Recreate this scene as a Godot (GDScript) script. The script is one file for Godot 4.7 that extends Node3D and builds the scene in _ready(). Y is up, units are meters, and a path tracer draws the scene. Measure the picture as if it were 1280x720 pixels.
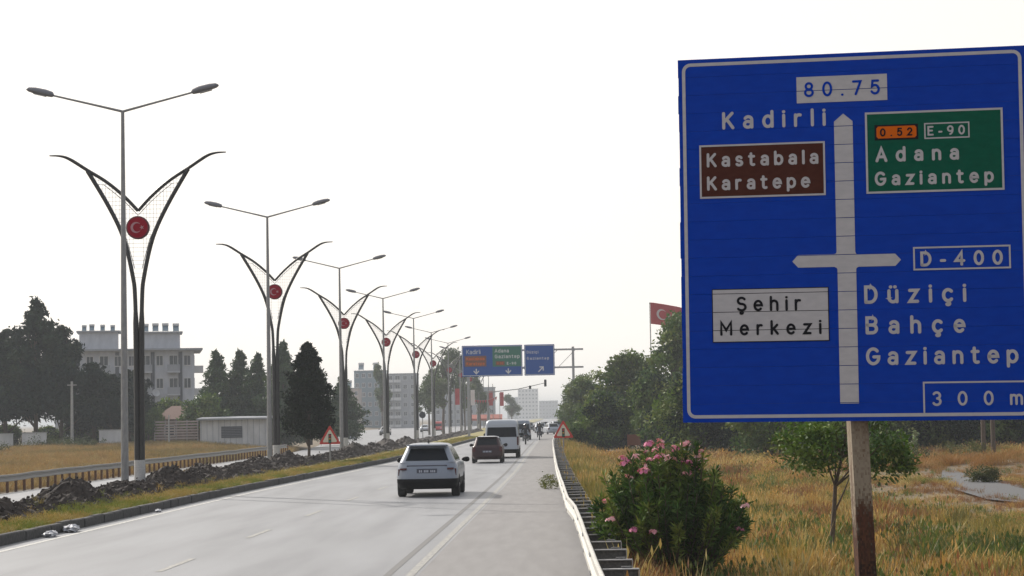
extends Node3D
# A dual carriageway on a hazy, backlit afternoon. x right, y up, -z along the road; the distance ahead is d = -z.

var M := {}            # materials
var taken := {}        # names in use at top level
var rng := RandomNumberGenerator.new()
var hills := FastNoiseLite.new()
var patch := FastNoiseLite.new()
var rough := FastNoiseLite.new()

# ------------------------------------------------------------------ shapes
class Shape:
	var v := PackedVector3Array()
	var n := PackedVector3Array()
	var c := PackedColorArray()
	var t := PackedVector2Array()
	var col := Color.WHITE
	func tri(a: Vector3, b: Vector3, d: Vector3):
		var m := (d - a).cross(b - a).normalized()
		v.append(a); v.append(b); v.append(d)
		n.append(m); n.append(m); n.append(m)
		c.append(col); c.append(col); c.append(col)
	func quad(a: Vector3, b: Vector3, d: Vector3, e: Vector3):
		tri(a, b, d); tri(a, d, e)
	func box(at: Vector3, size: Vector3, basis := Basis()):
		var h := size / 2.0
		var p := []
		for i in 8:
			p.append(at + basis * Vector3(h.x if i & 1 else -h.x, h.y if i & 2 else -h.y, h.z if i & 4 else -h.z))
		quad(p[4], p[6], p[7], p[5]); quad(p[1], p[3], p[2], p[0]); quad(p[5], p[7], p[3], p[1])
		quad(p[0], p[2], p[6], p[4]); quad(p[6], p[2], p[3], p[7]); quad(p[0], p[4], p[5], p[1])
	func rounded(at: Vector3, size: Vector3, b: float):   # a box with chamfered upright edges and top
		var h := size / 2.0
		var rows := []
		for s in [[-h.y, b], [-h.y + b, 0.0], [h.y - b, 0.0], [h.y, b]]:
			var k: float = s[1]
			var r := PackedVector3Array()
			for q in [[1, 1, 0], [1, 1, 1], [-1, 1, 1], [-1, 1, 0], [-1, -1, 0], [-1, -1, 1], [1, -1, 1], [1, -1, 0]]:
				var o: float = b if q[2] else 0.0
				var o2: float = 0.0 if q[2] else b
				r.append(at + Vector3(q[0] * (h.x - k - o * 0.7), s[0], q[1] * (h.z - k - o2 * 0.7)))
			rows.append(r)
		grid(rows, true, false)
		cap(rows[0], false); cap(rows[3], true)
	func cap(ring: PackedVector3Array, up: bool):
		var m := Vector3.ZERO
		for p in ring: m += p
		m /= ring.size()
		for i in ring.size():
			var a := ring[i]; var b := ring[(i + 1) % ring.size()]
			if up: tri(m, a, b)
			else: tri(m, b, a)
	func grid(rows: Array, closed: bool, smooth := true, uvs := []):
		var nr := rows.size()
		var nc: int = rows[0].size()
		var last := nc if closed else nc - 1
		var norm := []
		if smooth:
			for i in nr:
				var z := PackedVector3Array(); z.resize(nc); norm.append(z)
			for i in nr - 1:
				for j in last:
					var k := (j + 1) % nc
					var f: Vector3 = (rows[i + 1][k] - rows[i][j]).cross(rows[i][k] - rows[i + 1][j])
					norm[i][j] += f; norm[i][k] += f; norm[i + 1][j] += f; norm[i + 1][k] += f
		for i in nr - 1:
			for j in last:
				var k := (j + 1) % nc
				if smooth:
					var ids := [[i, j], [i, k], [i + 1, k], [i, j], [i + 1, k], [i + 1, j]]
					for q in ids:
						v.append(rows[q[0]][q[1]]); n.append(norm[q[0]][q[1]].normalized()); c.append(col)
						if uvs: t.append(uvs[q[0]][q[1]])
				else:
					quad(rows[i][j], rows[i][k], rows[i + 1][k], rows[i + 1][j])
	func tube(path: PackedVector3Array, radii, sides := 8, caps := true):
		var rows := []
		var a := Vector3.ZERO
		for i in path.size():
			var dir := (path[mini(i + 1, path.size() - 1)] - path[maxi(i - 1, 0)]).normalized()
			if i == 0: a = dir.cross(Vector3.RIGHT if absf(dir.x) < 0.8 else Vector3.UP).normalized()
			a = (a - dir * a.dot(dir)).normalized()
			var b := dir.cross(a)
			var r: float = radii[i] if radii is Array else radii
			var ring := PackedVector3Array()
			for k in sides:
				var th := TAU * k / sides
				ring.append(path[i] + a * cos(th) * r - b * sin(th) * r)
			rows.append(ring)
		grid(rows, true)
		if caps:
			cap(rows[0], false); cap(rows[-1], true)
	func lathe(at: Vector3, axis: Vector3, prof: Array, sides := 16):   # prof: [along, radius]
		var p := PackedVector3Array()
		var a := axis.normalized()
		var x := a.cross(Vector3.UP if absf(a.y) < 0.9 else Vector3.RIGHT).normalized()
		var y := a.cross(x)
		var rows := []
		for q in prof:
			var ring := PackedVector3Array()
			for k in sides:
				var th := TAU * k / sides
				ring.append(at + a * q[0] + (x * cos(th) + y * sin(th)) * maxf(q[1], 0.0005))
			rows.append(ring)
		grid(rows, true, false)
	func leaf(at: Vector3, along: Vector3, side: Vector3, color: Color):
		col = color
		quad(at - along, at + side - along * 0.1, at + along, at - side - along * 0.1)
	func prism(poly: PackedVector2Array, z0: float, z1: float):   # outline in x, y, pulled from z0 to z1
		var idx := Geometry2D.triangulate_polygon(poly)
		for i in range(0, idx.size(), 3):
			var a := poly[idx[i]]; var b := poly[idx[i + 1]]; var d := poly[idx[i + 2]]
			if (b - a).cross(d - a) > 0.0:
				var s := b; b = d; d = s
			tri(Vector3(a.x, a.y, z1), Vector3(b.x, b.y, z1), Vector3(d.x, d.y, z1))
			if z0 != z1: tri(Vector3(a.x, a.y, z0), Vector3(d.x, d.y, z0), Vector3(b.x, b.y, z0))
		if z0 != z1:
			var cw := Geometry2D.is_polygon_clockwise(poly)
			for i in poly.size():
				var a := poly[i]; var b := poly[(i + 1) % poly.size()]
				if cw: quad(Vector3(a.x, a.y, z0), Vector3(b.x, b.y, z0), Vector3(b.x, b.y, z1), Vector3(a.x, a.y, z1))
				else: quad(Vector3(b.x, b.y, z0), Vector3(a.x, a.y, z0), Vector3(a.x, a.y, z1), Vector3(b.x, b.y, z1))
	func ribbon(pts: PackedVector2Array, w: float, z: float):   # a stroke of lettering: flat, round ended
		var k := pts.size()
		var h := w / 2.0
		var L := PackedVector2Array(); var R := PackedVector2Array()
		for i in k:
			var d0 := (pts[i] - pts[maxi(i - 1, 0)]).normalized()
			var d1 := (pts[mini(i + 1, k - 1)] - pts[i]).normalized()
			if i == 0: d0 = d1
			if i == k - 1: d1 = d0
			var m := (d0 + d1).normalized().orthogonal()
			var s := h / maxf(0.45, m.dot(d0.orthogonal()))
			L.append(pts[i] + m * s); R.append(pts[i] - m * s)
		for i in k - 1:
			quad(Vector3(L[i].x, L[i].y, z), Vector3(L[i + 1].x, L[i + 1].y, z), Vector3(R[i + 1].x, R[i + 1].y, z), Vector3(R[i].x, R[i].y, z))
		if pts[0].distance_to(pts[k - 1]) < 0.001: return
		for e in [[pts[0], (pts[0] - pts[1]).angle()], [pts[k - 1], (pts[k - 1] - pts[k - 2]).angle()]]:
			for q in 6:
				var a0: float = e[1] + PI / 2 - PI * q / 6; var a1: float = e[1] + PI / 2 - PI * (q + 1) / 6
				var p: Vector2 = e[0]
				var s0: Vector2 = p + Vector2.from_angle(a0) * h; var s1: Vector2 = p + Vector2.from_angle(a1) * h
				tri(Vector3(p.x, p.y, z), Vector3(s0.x, s0.y, z), Vector3(s1.x, s1.y, z))
	func mesh() -> ArrayMesh:
		var arr := []
		arr.resize(Mesh.ARRAY_MAX)
		arr[Mesh.ARRAY_VERTEX] = v; arr[Mesh.ARRAY_NORMAL] = n; arr[Mesh.ARRAY_COLOR] = c
		if t.size() == v.size(): arr[Mesh.ARRAY_TEX_UV] = t
		var m := ArrayMesh.new()
		m.add_surface_from_arrays(Mesh.PRIMITIVE_TRIANGLES, arr)
		return m

# ------------------------------------------------------------------ objects
func numbered(called: String) -> String:
	var k: int = taken.get(called, -1) + 1
	taken[called] = k
	return called if k == 0 else "%s_%03d" % [called, k]

func tag(o: Node3D, label: String, category: String, group := "", kind := ""):
	if label: o.set_meta("label", label)
	if category: o.set_meta("category", category)
	if group: o.set_meta("group", group)
	if kind: o.set_meta("kind", kind)

func thing(called: String, label: String, category: String, at := Vector3.ZERO, turn := 0.0, group := "") -> Node3D:
	var o := Node3D.new()
	o.name = numbered(called)
	add_child(o)
	o.position = at; o.rotation.y = turn
	tag(o, label, category, group)
	return o

func part(called: String, s, m: Material, parent: Node3D, at := Vector3.ZERO) -> MeshInstance3D:
	var o := MeshInstance3D.new()
	o.name = called if parent != self else numbered(called)
	o.mesh = s.mesh() if s is Shape else s
	o.material_override = m
	o.position = at
	parent.add_child(o, true)
	return o

func struct(called: String, s: Shape, m: Material) -> MeshInstance3D:
	var o := part(called, s, m, self)
	o.set_meta("kind", "structure")
	return o

func copy(o: Node3D, at: Vector3, turn: float, size: Vector3, label: String, group := "") -> Node3D:
	var r: Node3D = o.duplicate()
	var base := o.name as String
	var rx := RegEx.create_from_string("_\\d{3}$")
	r.name = numbered(rx.sub(base, ""))
	add_child(r)
	r.position = at; r.rotation = Vector3(0, turn, 0); r.scale = size
	r.set_meta("label", label)
	if group: r.set_meta("group", group)
	return r

func lin(r: float, g: float, b: float) -> Color:
	return Color(r, g, b).linear_to_srgb()

func paint(called: String, c: Color, roughness := 0.7, metallic := 0.0, spec := 0.5) -> StandardMaterial3D:
	var m := StandardMaterial3D.new()
	m.resource_name = called
	m.albedo_color = c.linear_to_srgb()
	m.roughness = roughness
	m.metallic = metallic
	m.metallic_specular = spec
	M[called] = m
	return m

func vpaint(called: String, roughness := 0.8, back := Color.BLACK) -> StandardMaterial3D:
	var m := paint(called, Color.WHITE, roughness)
	m.vertex_color_use_as_albedo = true
	if back != Color.BLACK:
		m.backlight_enabled = true
		m.backlight = back.linear_to_srgb()
	m.metallic_specular = 0.25
	return m

func noise_tex(freq: float, lo: Color, hi: Color, size := 512, oct := 5, kind := FastNoiseLite.TYPE_SIMPLEX_SMOOTH, mids := [], sd := 1) -> NoiseTexture2D:
	var f := FastNoiseLite.new()
	f.noise_type = kind; f.frequency = freq; f.fractal_octaves = oct; f.seed = sd
	var g := Gradient.new()
	g.set_color(0, lo.linear_to_srgb()); g.set_color(1, hi.linear_to_srgb())
	for q in mids: g.add_point(q[0], (q[1] as Color).linear_to_srgb())
	var x := NoiseTexture2D.new()
	x.width = size; x.height = size; x.seamless = true; x.noise = f; x.color_ramp = g
	x.normalize = true
	return x

func textured(called: String, tex: Texture2D, scale: Vector3, roughness := 0.9, grain: Texture2D = null, grain_scale := Vector3.ONE, bump := 0.0) -> StandardMaterial3D:
	var m := paint(called, Color.WHITE, roughness)
	m.albedo_texture = tex
	m.uv1_triplanar = true; m.uv1_world_triplanar = true; m.uv1_scale = scale
	if grain:
		m.detail_enabled = true; m.detail_albedo = grain
		m.detail_blend_mode = BaseMaterial3D.BLEND_MODE_MUL
		m.detail_uv_layer = BaseMaterial3D.DETAIL_UV_2
		m.uv2_triplanar = true; m.uv2_world_triplanar = true; m.uv2_scale = grain_scale
	if bump > 0.0:
		m.heightmap_enabled = true; m.heightmap_texture = tex; m.heightmap_scale = bump
	return m

func interp(tab: Array, d: float) -> float:
	for i in tab.size() - 1:
		if d <= tab[i + 1][0]:
			var q := clampf((d - tab[i][0]) / (tab[i + 1][0] - tab[i][0]), 0, 1)
			var a: float = tab[maxi(i - 1, 0)][1]; var b: float = tab[mini(i + 2, tab.size() - 1)][1]
			var p: float = tab[i][1]; var r: float = tab[i + 1][1]
			return lerpf(lerpf(p, r, q), cubic_interpolate(p, r, a, b, q), 0.4)
	return tab[-1][1]

const KERB := [[-60, -11.2], [20, -11.2], [40, -11.1], [66, -10.75], [90, -9.9], [113, -9.1], [160, -8.5], [237, -8.0], [400, -7.4], [700, -6.5], [2500, -6.5]]
const LINE_R := [[-60, -2.3], [30, -2.23], [60, -1.9], [88, -1.65], [150, -1.55], [250, -1.2], [400, -0.2], [2500, -0.2]]
const RAIL_R := [[-60, 0.52], [14, 0.49], [20.5, 0.45], [36, 0.36], [40, 0.26], [65, 0.1], [100, 0.02], [137, 0.0], [200, 0.35], [260, 1.0], [400, 2.4], [2500, 2.4]]
const OPP_L := [[-60, -24.15], [185, -24.15], [230, -27.0], [283, -32.0], [367, -39.0], [460, -49.0], [620, -52.0], [2500, -52.0]]
const OPP_Y := -0.54

func ground_y(x: float, z: float) -> float:
	var d := -z
	var y := -0.45
	var near := clampf(d / 40.0 + 0.6, 0, 1)
	if x > 0.35:
		y = -0.04 - 0.22 * smoothstep(0.35, 3.5, x)
		var und := hills.get_noise_2d(x, z) * 0.45 * smoothstep(4, 12, x)
		und += 0.55 * exp(-pow((x - 22.0 - (d - 90.0) * 0.12) / 7.0, 2.0) - pow((d - 84.0) / 8.0, 2.0))    # the low red bank behind the track
		y += und + patch.get_noise_2d(x * 3.0, z * 3.0) * 0.06 * smoothstep(1, 4, x)
	elif x < -24.6:
		var e := interp(OPP_L, d)
		var rise := 0.62 * smoothstep(95, 195, d)
		y = OPP_Y - 0.02 + rise * smoothstep(0, 12, e - x) + hills.get_noise_2d(x, z) * 0.4 * smoothstep(1, 9, e - x)
		if x > e - 0.4: y = OPP_Y - 0.3
	elif x < -16.5:
		y = OPP_Y - 0.35
	return y

# ------------------------------------------------------------------ the place
func _ready():
	rng.seed = 7
	hills.seed = 3; hills.frequency = 0.035; hills.fractal_octaves = 3
	patch.seed = 11; patch.frequency = 0.05; patch.fractal_octaves = 4
	rough.seed = 5; rough.frequency = 0.9; rough.fractal_octaves = 4
	# camera
	var cam := Camera3D.new()
	cam.name = "camera"
	add_child(cam)
	cam.transform = Transform3D(Basis(Vector3(0.999625, -0.018753, -0.019955), Vector3(0.019992, 0.997759, 0.063857), Vector3(0.018713, -0.064232, 0.99776)).orthonormalized(), Vector3(0, 2.4, 0))
	cam.fov = rad_to_deg(2.0 * atan(360.0 / 2500.0))
	cam.near = 0.5; cam.far = 9000.0
	cam.current = true
	# sky, haze, exposure
	var env := Environment.new()
	env.background_mode = Environment.BG_SKY
	var sky := Sky.new()
	var sm := ProceduralSkyMaterial.new()
	sm.sky_top_color = Color(0.62, 0.68, 0.78)
	sm.sky_horizon_color = Color(0.86, 0.85, 0.82)
	sm.sky_curve = 0.25
	sm.ground_horizon_color = Color(0.6, 0.58, 0.55)
	sm.ground_bottom_color = Color(0.5, 0.47, 0.42)
	sm.sun_angle_max = 130.0     # thin haze: the sky brightens towards the sun
	sm.sun_curve = 0.82
	sky.sky_material = sm
	env.sky = sky
	env.tonemap_mode = Environment.TONE_MAPPER_LINEAR
	env.tonemap_exposure = 0.97
	env.fog_enabled = true
	env.fog_density = 0.00045
	env.fog_light_color = Color(0.86, 0.875, 0.89)
	env.sdfgi_enabled = true; env.ssao_enabled = true; env.ssil_enabled = true
	var we := WorldEnvironment.new()
	we.name = "environment"; we.environment = env
	add_child(we)
	var sun := DirectionalLight3D.new()
	sun.name = "sun"
	add_child(sun)
	var flat := Vector3(0.63, 0, 0.777).normalized()
	var el := deg_to_rad(31.0)
	sun.look_at_from_position(Vector3.ZERO, flat * cos(el) + Vector3.DOWN * sin(el))
	sun.light_color = Color(1.0, 0.975, 0.94)
	sun.light_energy = 1.5
	sun.light_angular_distance = 0.7
	sun.shadow_enabled = true

	make_materials()
	make_ground()
	make_roads()
	make_median()
	make_guardrails()
	make_street_lamps()
	make_arches()
	make_direction_sign()
	make_gantry()
	make_small_signs()
	make_vehicles()
	make_buildings()
	make_trees()
	make_oleander()
	make_grass()
	make_small_things()

func make_materials():
	var grain := noise_tex(0.22, Color(0.72, 0.72, 0.72), Color(1, 1, 1), 512, 3, FastNoiseLite.TYPE_SIMPLEX_SMOOTH, [], 2)
	M.grain = grain
	var fine := noise_tex(0.35, Color(0.6, 0.6, 0.6), Color(1, 1, 1), 512, 2, FastNoiseLite.TYPE_SIMPLEX_SMOOTH, [], 9)
	textured("asphalt", noise_tex(0.012, Color(0.195, 0.199, 0.212), Color(0.31, 0.315, 0.332), 512, 5, FastNoiseLite.TYPE_SIMPLEX_SMOOTH, [[0.5, Color(0.26, 0.264, 0.278)]], 4), Vector3(0.11, 0.05, 0.012), 0.55, fine, Vector3(1.3, 1.3, 0.7))
	textured("shoulder", noise_tex(0.02, Color(0.222, 0.211, 0.207), Color(0.28, 0.268, 0.262), 512, 5, FastNoiseLite.TYPE_SIMPLEX_SMOOTH, [], 14), Vector3(0.25, 0.05, 0.03), 0.75, fine, Vector3(1.3, 1.3, 0.7))
	textured("line_paint", noise_tex(0.03, Color(0.24, 0.235, 0.225), Color(0.6, 0.59, 0.55), 512, 5, FastNoiseLite.TYPE_SIMPLEX_SMOOTH, [[0.42, Color(0.42, 0.41, 0.38)]], 21), Vector3(0.8, 0.8, 0.25), 0.6)
	textured("worn_paint", noise_tex(0.03, Color(0.21, 0.205, 0.2), Color(0.40, 0.385, 0.34), 512, 5, FastNoiseLite.TYPE_SIMPLEX_SMOOTH, [[0.5, Color(0.28, 0.272, 0.25)]], 22), Vector3(0.8, 0.8, 0.2), 0.65)
	paint("tar", Color(0.115, 0.112, 0.11), 0.6)
	textured("earth", noise_tex(0.015, Color(0.11, 0.08, 0.045), Color(0.26, 0.195, 0.11), 512, 6, FastNoiseLite.TYPE_SIMPLEX_SMOOTH, [[0.5, Color(0.18, 0.13, 0.07)]], 31), Vector3(0.06, 0.06, 0.06), 0.95, fine, Vector3(0.9, 0.9, 0.9))
	textured("gravel", noise_tex(0.08, Color(0.085, 0.085, 0.088), Color(0.165, 0.163, 0.162), 512, 5, FastNoiseLite.TYPE_SIMPLEX_SMOOTH, [], 33), Vector3(0.3, 0.3, 0.3), 0.95, fine, Vector3(1, 1, 1))
	textured("soil", noise_tex(0.03, Color(0.022, 0.016, 0.013), Color(0.10, 0.072, 0.054), 512, 6, FastNoiseLite.TYPE_SIMPLEX_SMOOTH, [[0.55, Color(0.044, 0.032, 0.026)]], 41), Vector3(0.35, 0.35, 0.35), 0.95, fine, Vector3(2, 2, 2))
	textured("kerb_stone", noise_tex(0.03, Color(0.022, 0.021, 0.021), Color(0.085, 0.082, 0.078), 512, 5, FastNoiseLite.TYPE_SIMPLEX_SMOOTH, [], 43), Vector3(0.5, 0.5, 0.5), 0.9)
	textured("turf", noise_tex(0.04, Color(0.12, 0.11, 0.03), Color(0.38, 0.30, 0.09), 512, 5, FastNoiseLite.TYPE_SIMPLEX_SMOOTH, [], 44), Vector3(0.4, 0.4, 0.4), 0.95)
	textured("concrete", noise_tex(0.02, Color(0.28, 0.275, 0.265), Color(0.45, 0.44, 0.42), 512, 5, FastNoiseLite.TYPE_SIMPLEX_SMOOTH, [], 45), Vector3(0.4, 0.4, 0.4), 0.85)
	textured("galvanised", noise_tex(0.03, Color(0.30, 0.30, 0.31), Color(0.46, 0.455, 0.45), 512, 5, FastNoiseLite.TYPE_SIMPLEX_SMOOTH, [], 46), Vector3(0.8, 0.8, 0.8), 0.5).metallic = 0.35
	textured("white_rail", noise_tex(0.04, Color(0.46, 0.45, 0.42), Color(0.66, 0.65, 0.61), 512, 5, FastNoiseLite.TYPE_SIMPLEX_SMOOTH, [[0.12, Color(0.38, 0.36, 0.31)]], 47), Vector3(0.6, 0.6, 0.6), 0.5)
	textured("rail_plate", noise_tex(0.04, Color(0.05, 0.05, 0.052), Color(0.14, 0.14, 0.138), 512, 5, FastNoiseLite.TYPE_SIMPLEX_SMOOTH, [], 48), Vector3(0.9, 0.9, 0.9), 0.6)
	textured("rail_far", noise_tex(0.04, Color(0.2, 0.19, 0.175), Color(0.36, 0.35, 0.33), 512, 5, FastNoiseLite.TYPE_SIMPLEX_SMOOTH, [], 49), Vector3(0.6, 0.6, 0.6), 0.6)
	textured("rust", noise_tex(0.05, Color(0.06, 0.028, 0.014), Color(0.19, 0.085, 0.035), 512, 5, FastNoiseLite.TYPE_SIMPLEX_SMOOTH, [], 50), Vector3(1, 1, 1), 0.9)
	textured("arch_steel", noise_tex(0.03, Color(0.016, 0.016, 0.018), Color(0.035, 0.034, 0.034), 512, 4, FastNoiseLite.TYPE_SIMPLEX_SMOOTH, [], 51), Vector3(0.5, 0.5, 0.5), 0.45)
	textured("lamp_steel", noise_tex(0.03, Color(0.20, 0.20, 0.205), Color(0.31, 0.305, 0.30), 512, 4, FastNoiseLite.TYPE_SIMPLEX_SMOOTH, [], 52), Vector3(0.4, 0.2, 0.4), 0.5).metallic = 0.25
	paint("lamp_head", Color(0.16, 0.16, 0.18), 0.5)
	paint("lamp_lens", Color(0.32, 0.32, 0.34), 0.25)
	paint("wire", Color(0.38, 0.38, 0.38), 0.5)
	textured("white_base", noise_tex(0.03, Color(0.38, 0.37, 0.36), Color(0.6, 0.59, 0.57), 512, 4, FastNoiseLite.TYPE_SIMPLEX_SMOOTH, [], 53), Vector3(1, 1, 1), 0.8)
	textured("sign_blue", noise_tex(0.02, Color(0.0004, 0.036, 0.33), Color(0.0008, 0.046, 0.40), 512, 5, FastNoiseLite.TYPE_SIMPLEX_SMOOTH, [], 54), Vector3(0.35, 0.9, 0.35), 0.5)
	textured("sign_white", noise_tex(0.02, Color(0.42, 0.405, 0.42), Color(0.50, 0.48, 0.49), 512, 5, FastNoiseLite.TYPE_SIMPLEX_SMOOTH, [], 55), Vector3(0.6, 1.2, 0.6), 0.5)
	textured("sign_green", noise_tex(0.02, Color(0.002, 0.075, 0.045), Color(0.004, 0.10, 0.06), 512, 5, FastNoiseLite.TYPE_SIMPLEX_SMOOTH, [], 56), Vector3(0.6, 1.2, 0.6), 0.5)
	textured("sign_brown", noise_tex(0.02, Color(0.058, 0.017, 0.012), Color(0.085, 0.027, 0.018), 512, 5, FastNoiseLite.TYPE_SIMPLEX_SMOOTH, [], 57), Vector3(0.6, 1.2, 0.6), 0.5)
	paint("sign_orange", Color(0.62, 0.12, 0.006), 0.5)
	paint("sign_black", Color(0.012, 0.012, 0.016), 0.5)
	paint("sign_back", Color(0.03, 0.035, 0.05), 0.6, 0.3)
	paint("sign_red", Color(0.5, 0.03, 0.02), 0.5)
	paint("sign_cream", Color(0.62, 0.58, 0.47), 0.5)
	paint("emblem_red", Color(0.30, 0.002, 0.018), 0.5, 0.0, 0.15)
	paint("emblem_rim", Color(0.10, 0.012, 0.02), 0.45)
	paint("emblem_white", Color(0.45, 0.24, 0.27), 0.5, 0.0, 0.15)
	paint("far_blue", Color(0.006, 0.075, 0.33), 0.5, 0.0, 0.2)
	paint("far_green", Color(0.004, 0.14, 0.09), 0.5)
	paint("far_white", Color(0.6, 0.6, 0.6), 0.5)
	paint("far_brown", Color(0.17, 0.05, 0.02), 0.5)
	paint("tyre", Color(0.014, 0.014, 0.015), 0.85)
	paint("rim", Color(0.22, 0.22, 0.23), 0.35, 0.7)
	paint("black_plastic", Color(0.008, 0.008, 0.009), 0.6, 0.0, 0.2)
	paint("glass", Color(0.005, 0.008, 0.013), 0.08, 0.0, 0.22)
	paint("tail_red", Color(0.07, 0.006, 0.008), 0.15)
	paint("plate_dark", Color(0.06, 0.065, 0.09), 0.4)
	paint("plate_light", Color(0.42, 0.44, 0.5), 0.5)
	paint("head_glass", Color(0.5, 0.52, 0.55), 0.1)
	for q in [["silver", Color(0.34, 0.36, 0.4)], ["pearl", Color(0.24, 0.265, 0.31)], ["wine", Color(0.028, 0.006, 0.009)], ["pale", Color(0.42, 0.45, 0.49)], ["grey_car", Color(0.18, 0.19, 0.2)], ["red_car", Color(0.4, 0.03, 0.03)], ["blue_car", Color(0.05, 0.08, 0.16)]]:
		var p := paint(q[0], q[1], 0.35, 0.15)
		p.clearcoat_enabled = true; p.clearcoat = 0.35; p.clearcoat_roughness = 0.1; p.metallic_specular = 0.3
	for q in ["sign_blue", "sign_white", "sign_green", "sign_brown", "sign_orange", "sign_black"]: M[q].metallic_specular = 0.08
	vpaint("foliage", 0.6, Color(0.2, 0.27, 0.05))
	vpaint("dark_foliage", 0.7, Color(0.02, 0.03, 0.012))
	M.dark_foliage.metallic_specular = 0.1
	vpaint("petal", 0.6, Color(0.3, 0.12, 0.14))
	vpaint("grass", 0.8, Color(0.36, 0.26, 0.09))
	vpaint("plain", 0.8)
	textured("bark", noise_tex(0.04, Color(0.05, 0.035, 0.025), Color(0.16, 0.12, 0.09), 512, 5, FastNoiseLite.TYPE_SIMPLEX_SMOOTH, [], 60), Vector3(1.5, 0.5, 1.5), 0.95)
	textured("wall_white", noise_tex(0.02, Color(0.48, 0.47, 0.46), Color(0.64, 0.63, 0.62), 512, 5, FastNoiseLite.TYPE_SIMPLEX_SMOOTH, [], 61), Vector3(0.12, 0.05, 0.12), 0.9)
	textured("wall_grey", noise_tex(0.02, Color(0.24, 0.25, 0.27), Color(0.34, 0.35, 0.37), 512, 5, FastNoiseLite.TYPE_SIMPLEX_SMOOTH, [], 62), Vector3(0.12, 0.05, 0.12), 0.9)
	textured("wall_pink", noise_tex(0.02, Color(0.34, 0.27, 0.24), Color(0.46, 0.37, 0.33), 512, 5, FastNoiseLite.TYPE_SIMPLEX_SMOOTH, [], 63), Vector3(0.12, 0.05, 0.12), 0.9)
	textured("wall_brown", noise_tex(0.02, Color(0.16, 0.12, 0.10), Color(0.28, 0.21, 0.18), 512, 5, FastNoiseLite.TYPE_SIMPLEX_SMOOTH, [], 64), Vector3(0.3, 0.1, 0.3), 0.9)
	textured("roof_tile", noise_tex(0.04, Color(0.17, 0.10, 0.08), Color(0.3, 0.2, 0.16), 512, 5, FastNoiseLite.TYPE_SIMPLEX_SMOOTH, [], 65), Vector3(0.5, 0.5, 0.5), 0.9)
	textured("wall_pale", noise_tex(0.02, Color(0.40, 0.41, 0.44), Color(0.56, 0.57, 0.60), 512, 5, FastNoiseLite.TYPE_SIMPLEX_SMOOTH, [], 66), Vector3(0.12, 0.05, 0.12), 0.9)
	paint("facade_blue", Color(0.10, 0.16, 0.21), 0.3)
	paint("pane", Color(0.035, 0.045, 0.055), 0.12)
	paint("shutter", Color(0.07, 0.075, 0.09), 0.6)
	paint("tank", Color(0.5, 0.5, 0.5), 0.4)
	paint("signal_red", Color(0.4, 0.02, 0.02), 0.5)
	paint("red_cloth", Color(0.5, 0.03, 0.03), 0.8)
	paint("orange_red", Color(0.34, 0.09, 0.06), 0.7)
	var flag := paint("flag_red", Color(0.42, 0.075, 0.08), 0.8)  # haze mixed into the red to make it paler
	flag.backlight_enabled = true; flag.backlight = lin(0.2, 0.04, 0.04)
	var fw := paint("flag_white", Color(0.7, 0.66, 0.64), 0.8)
	fw.backlight_enabled = true; fw.backlight = lin(0.4, 0.35, 0.33)
	paint("bag_white", Color(0.5, 0.5, 0.52), 0.5)
	paint("jacket", Color(0.02, 0.02, 0.025), 0.8)
	paint("helmet", Color(0.03, 0.03, 0.035), 0.2)
	paint("amber", Color(0.4, 0.2, 0.02), 0.3)

func make_ground():
	var xs := []
	var zs := []
	var x := -24.6
	for q in [-5000, -2000, -900, -450, -250, -180, -140, -110, -95, -85, -75]: xs.append(float(q))
	x = -70.0
	while x < -24.7: xs.append(x); x += 2.0
	for q in [-24.6, -24.59, -20, -16.5, -16.49, -11, -5, 0.34, 0.36]: xs.append(q)
	x = 0.9
	while x < 34.0: xs.append(x); x += 0.75
	for q in [36, 39, 43, 48, 55, 65, 80, 100, 130, 180, 260, 450, 900, 2000, 5000]: xs.append(float(q))
	for q in [400, 150, 60, 20, 0]: zs.append(float(q))
	var z := -6.0
	while z > -150.0: zs.append(z); z -= 1.5
	while z > -300.0: zs.append(z); z -= 5.0
	while z > -600.0: zs.append(z); z -= 25.0
	for q in [-700, -900, -1200, -1700, -2500, -4000, -7000]: zs.append(float(q))
	var rows := []
	for zz in zs:
		var r := PackedVector3Array()
		for xx in xs: r.append(Vector3(xx, ground_y(xx, zz), zz))
		rows.append(r)
	var s := Shape.new()
	s.grid(rows, false)
	struct("ground", s, M.earth)
	# the gravel track on the right: runs in from the right edge and away behind the low bank
	var t := Shape.new()
	rows = []
	for q in [[30, 44, 1.5], [20, 49, 1.5], [15.4, 53, 1.5], [13.6, 57.5, 1.4], [13.4, 62, 1.3], [14.0, 68, 1.0], [14.8, 74, 0.7], [15.4, 79, 0.3]]:
		var r := PackedVector3Array()
		for k in 5:
			var px: float = q[0] + (k - 2) * 0.5 * q[2]
			var pz: float = -q[1] - (k - 2) * 0.35
			r.append(Vector3(px, ground_y(px, pz) + 0.05, pz))
		rows.append(r)
	t.grid(rows, false)
	struct("path", t, M.gravel)

func strip(a: Callable, b: Callable, y: float, ds: Array, steps := 1) -> Shape:
	var rows := []
	for d in ds:
		var r := PackedVector3Array()
		for k in steps + 1:
			r.append(Vector3(lerpf(a.call(d), b.call(d), float(k) / steps), y, -d))
		rows.append(r)
	var s := Shape.new()
	s.grid(rows, false)
	return s

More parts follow.
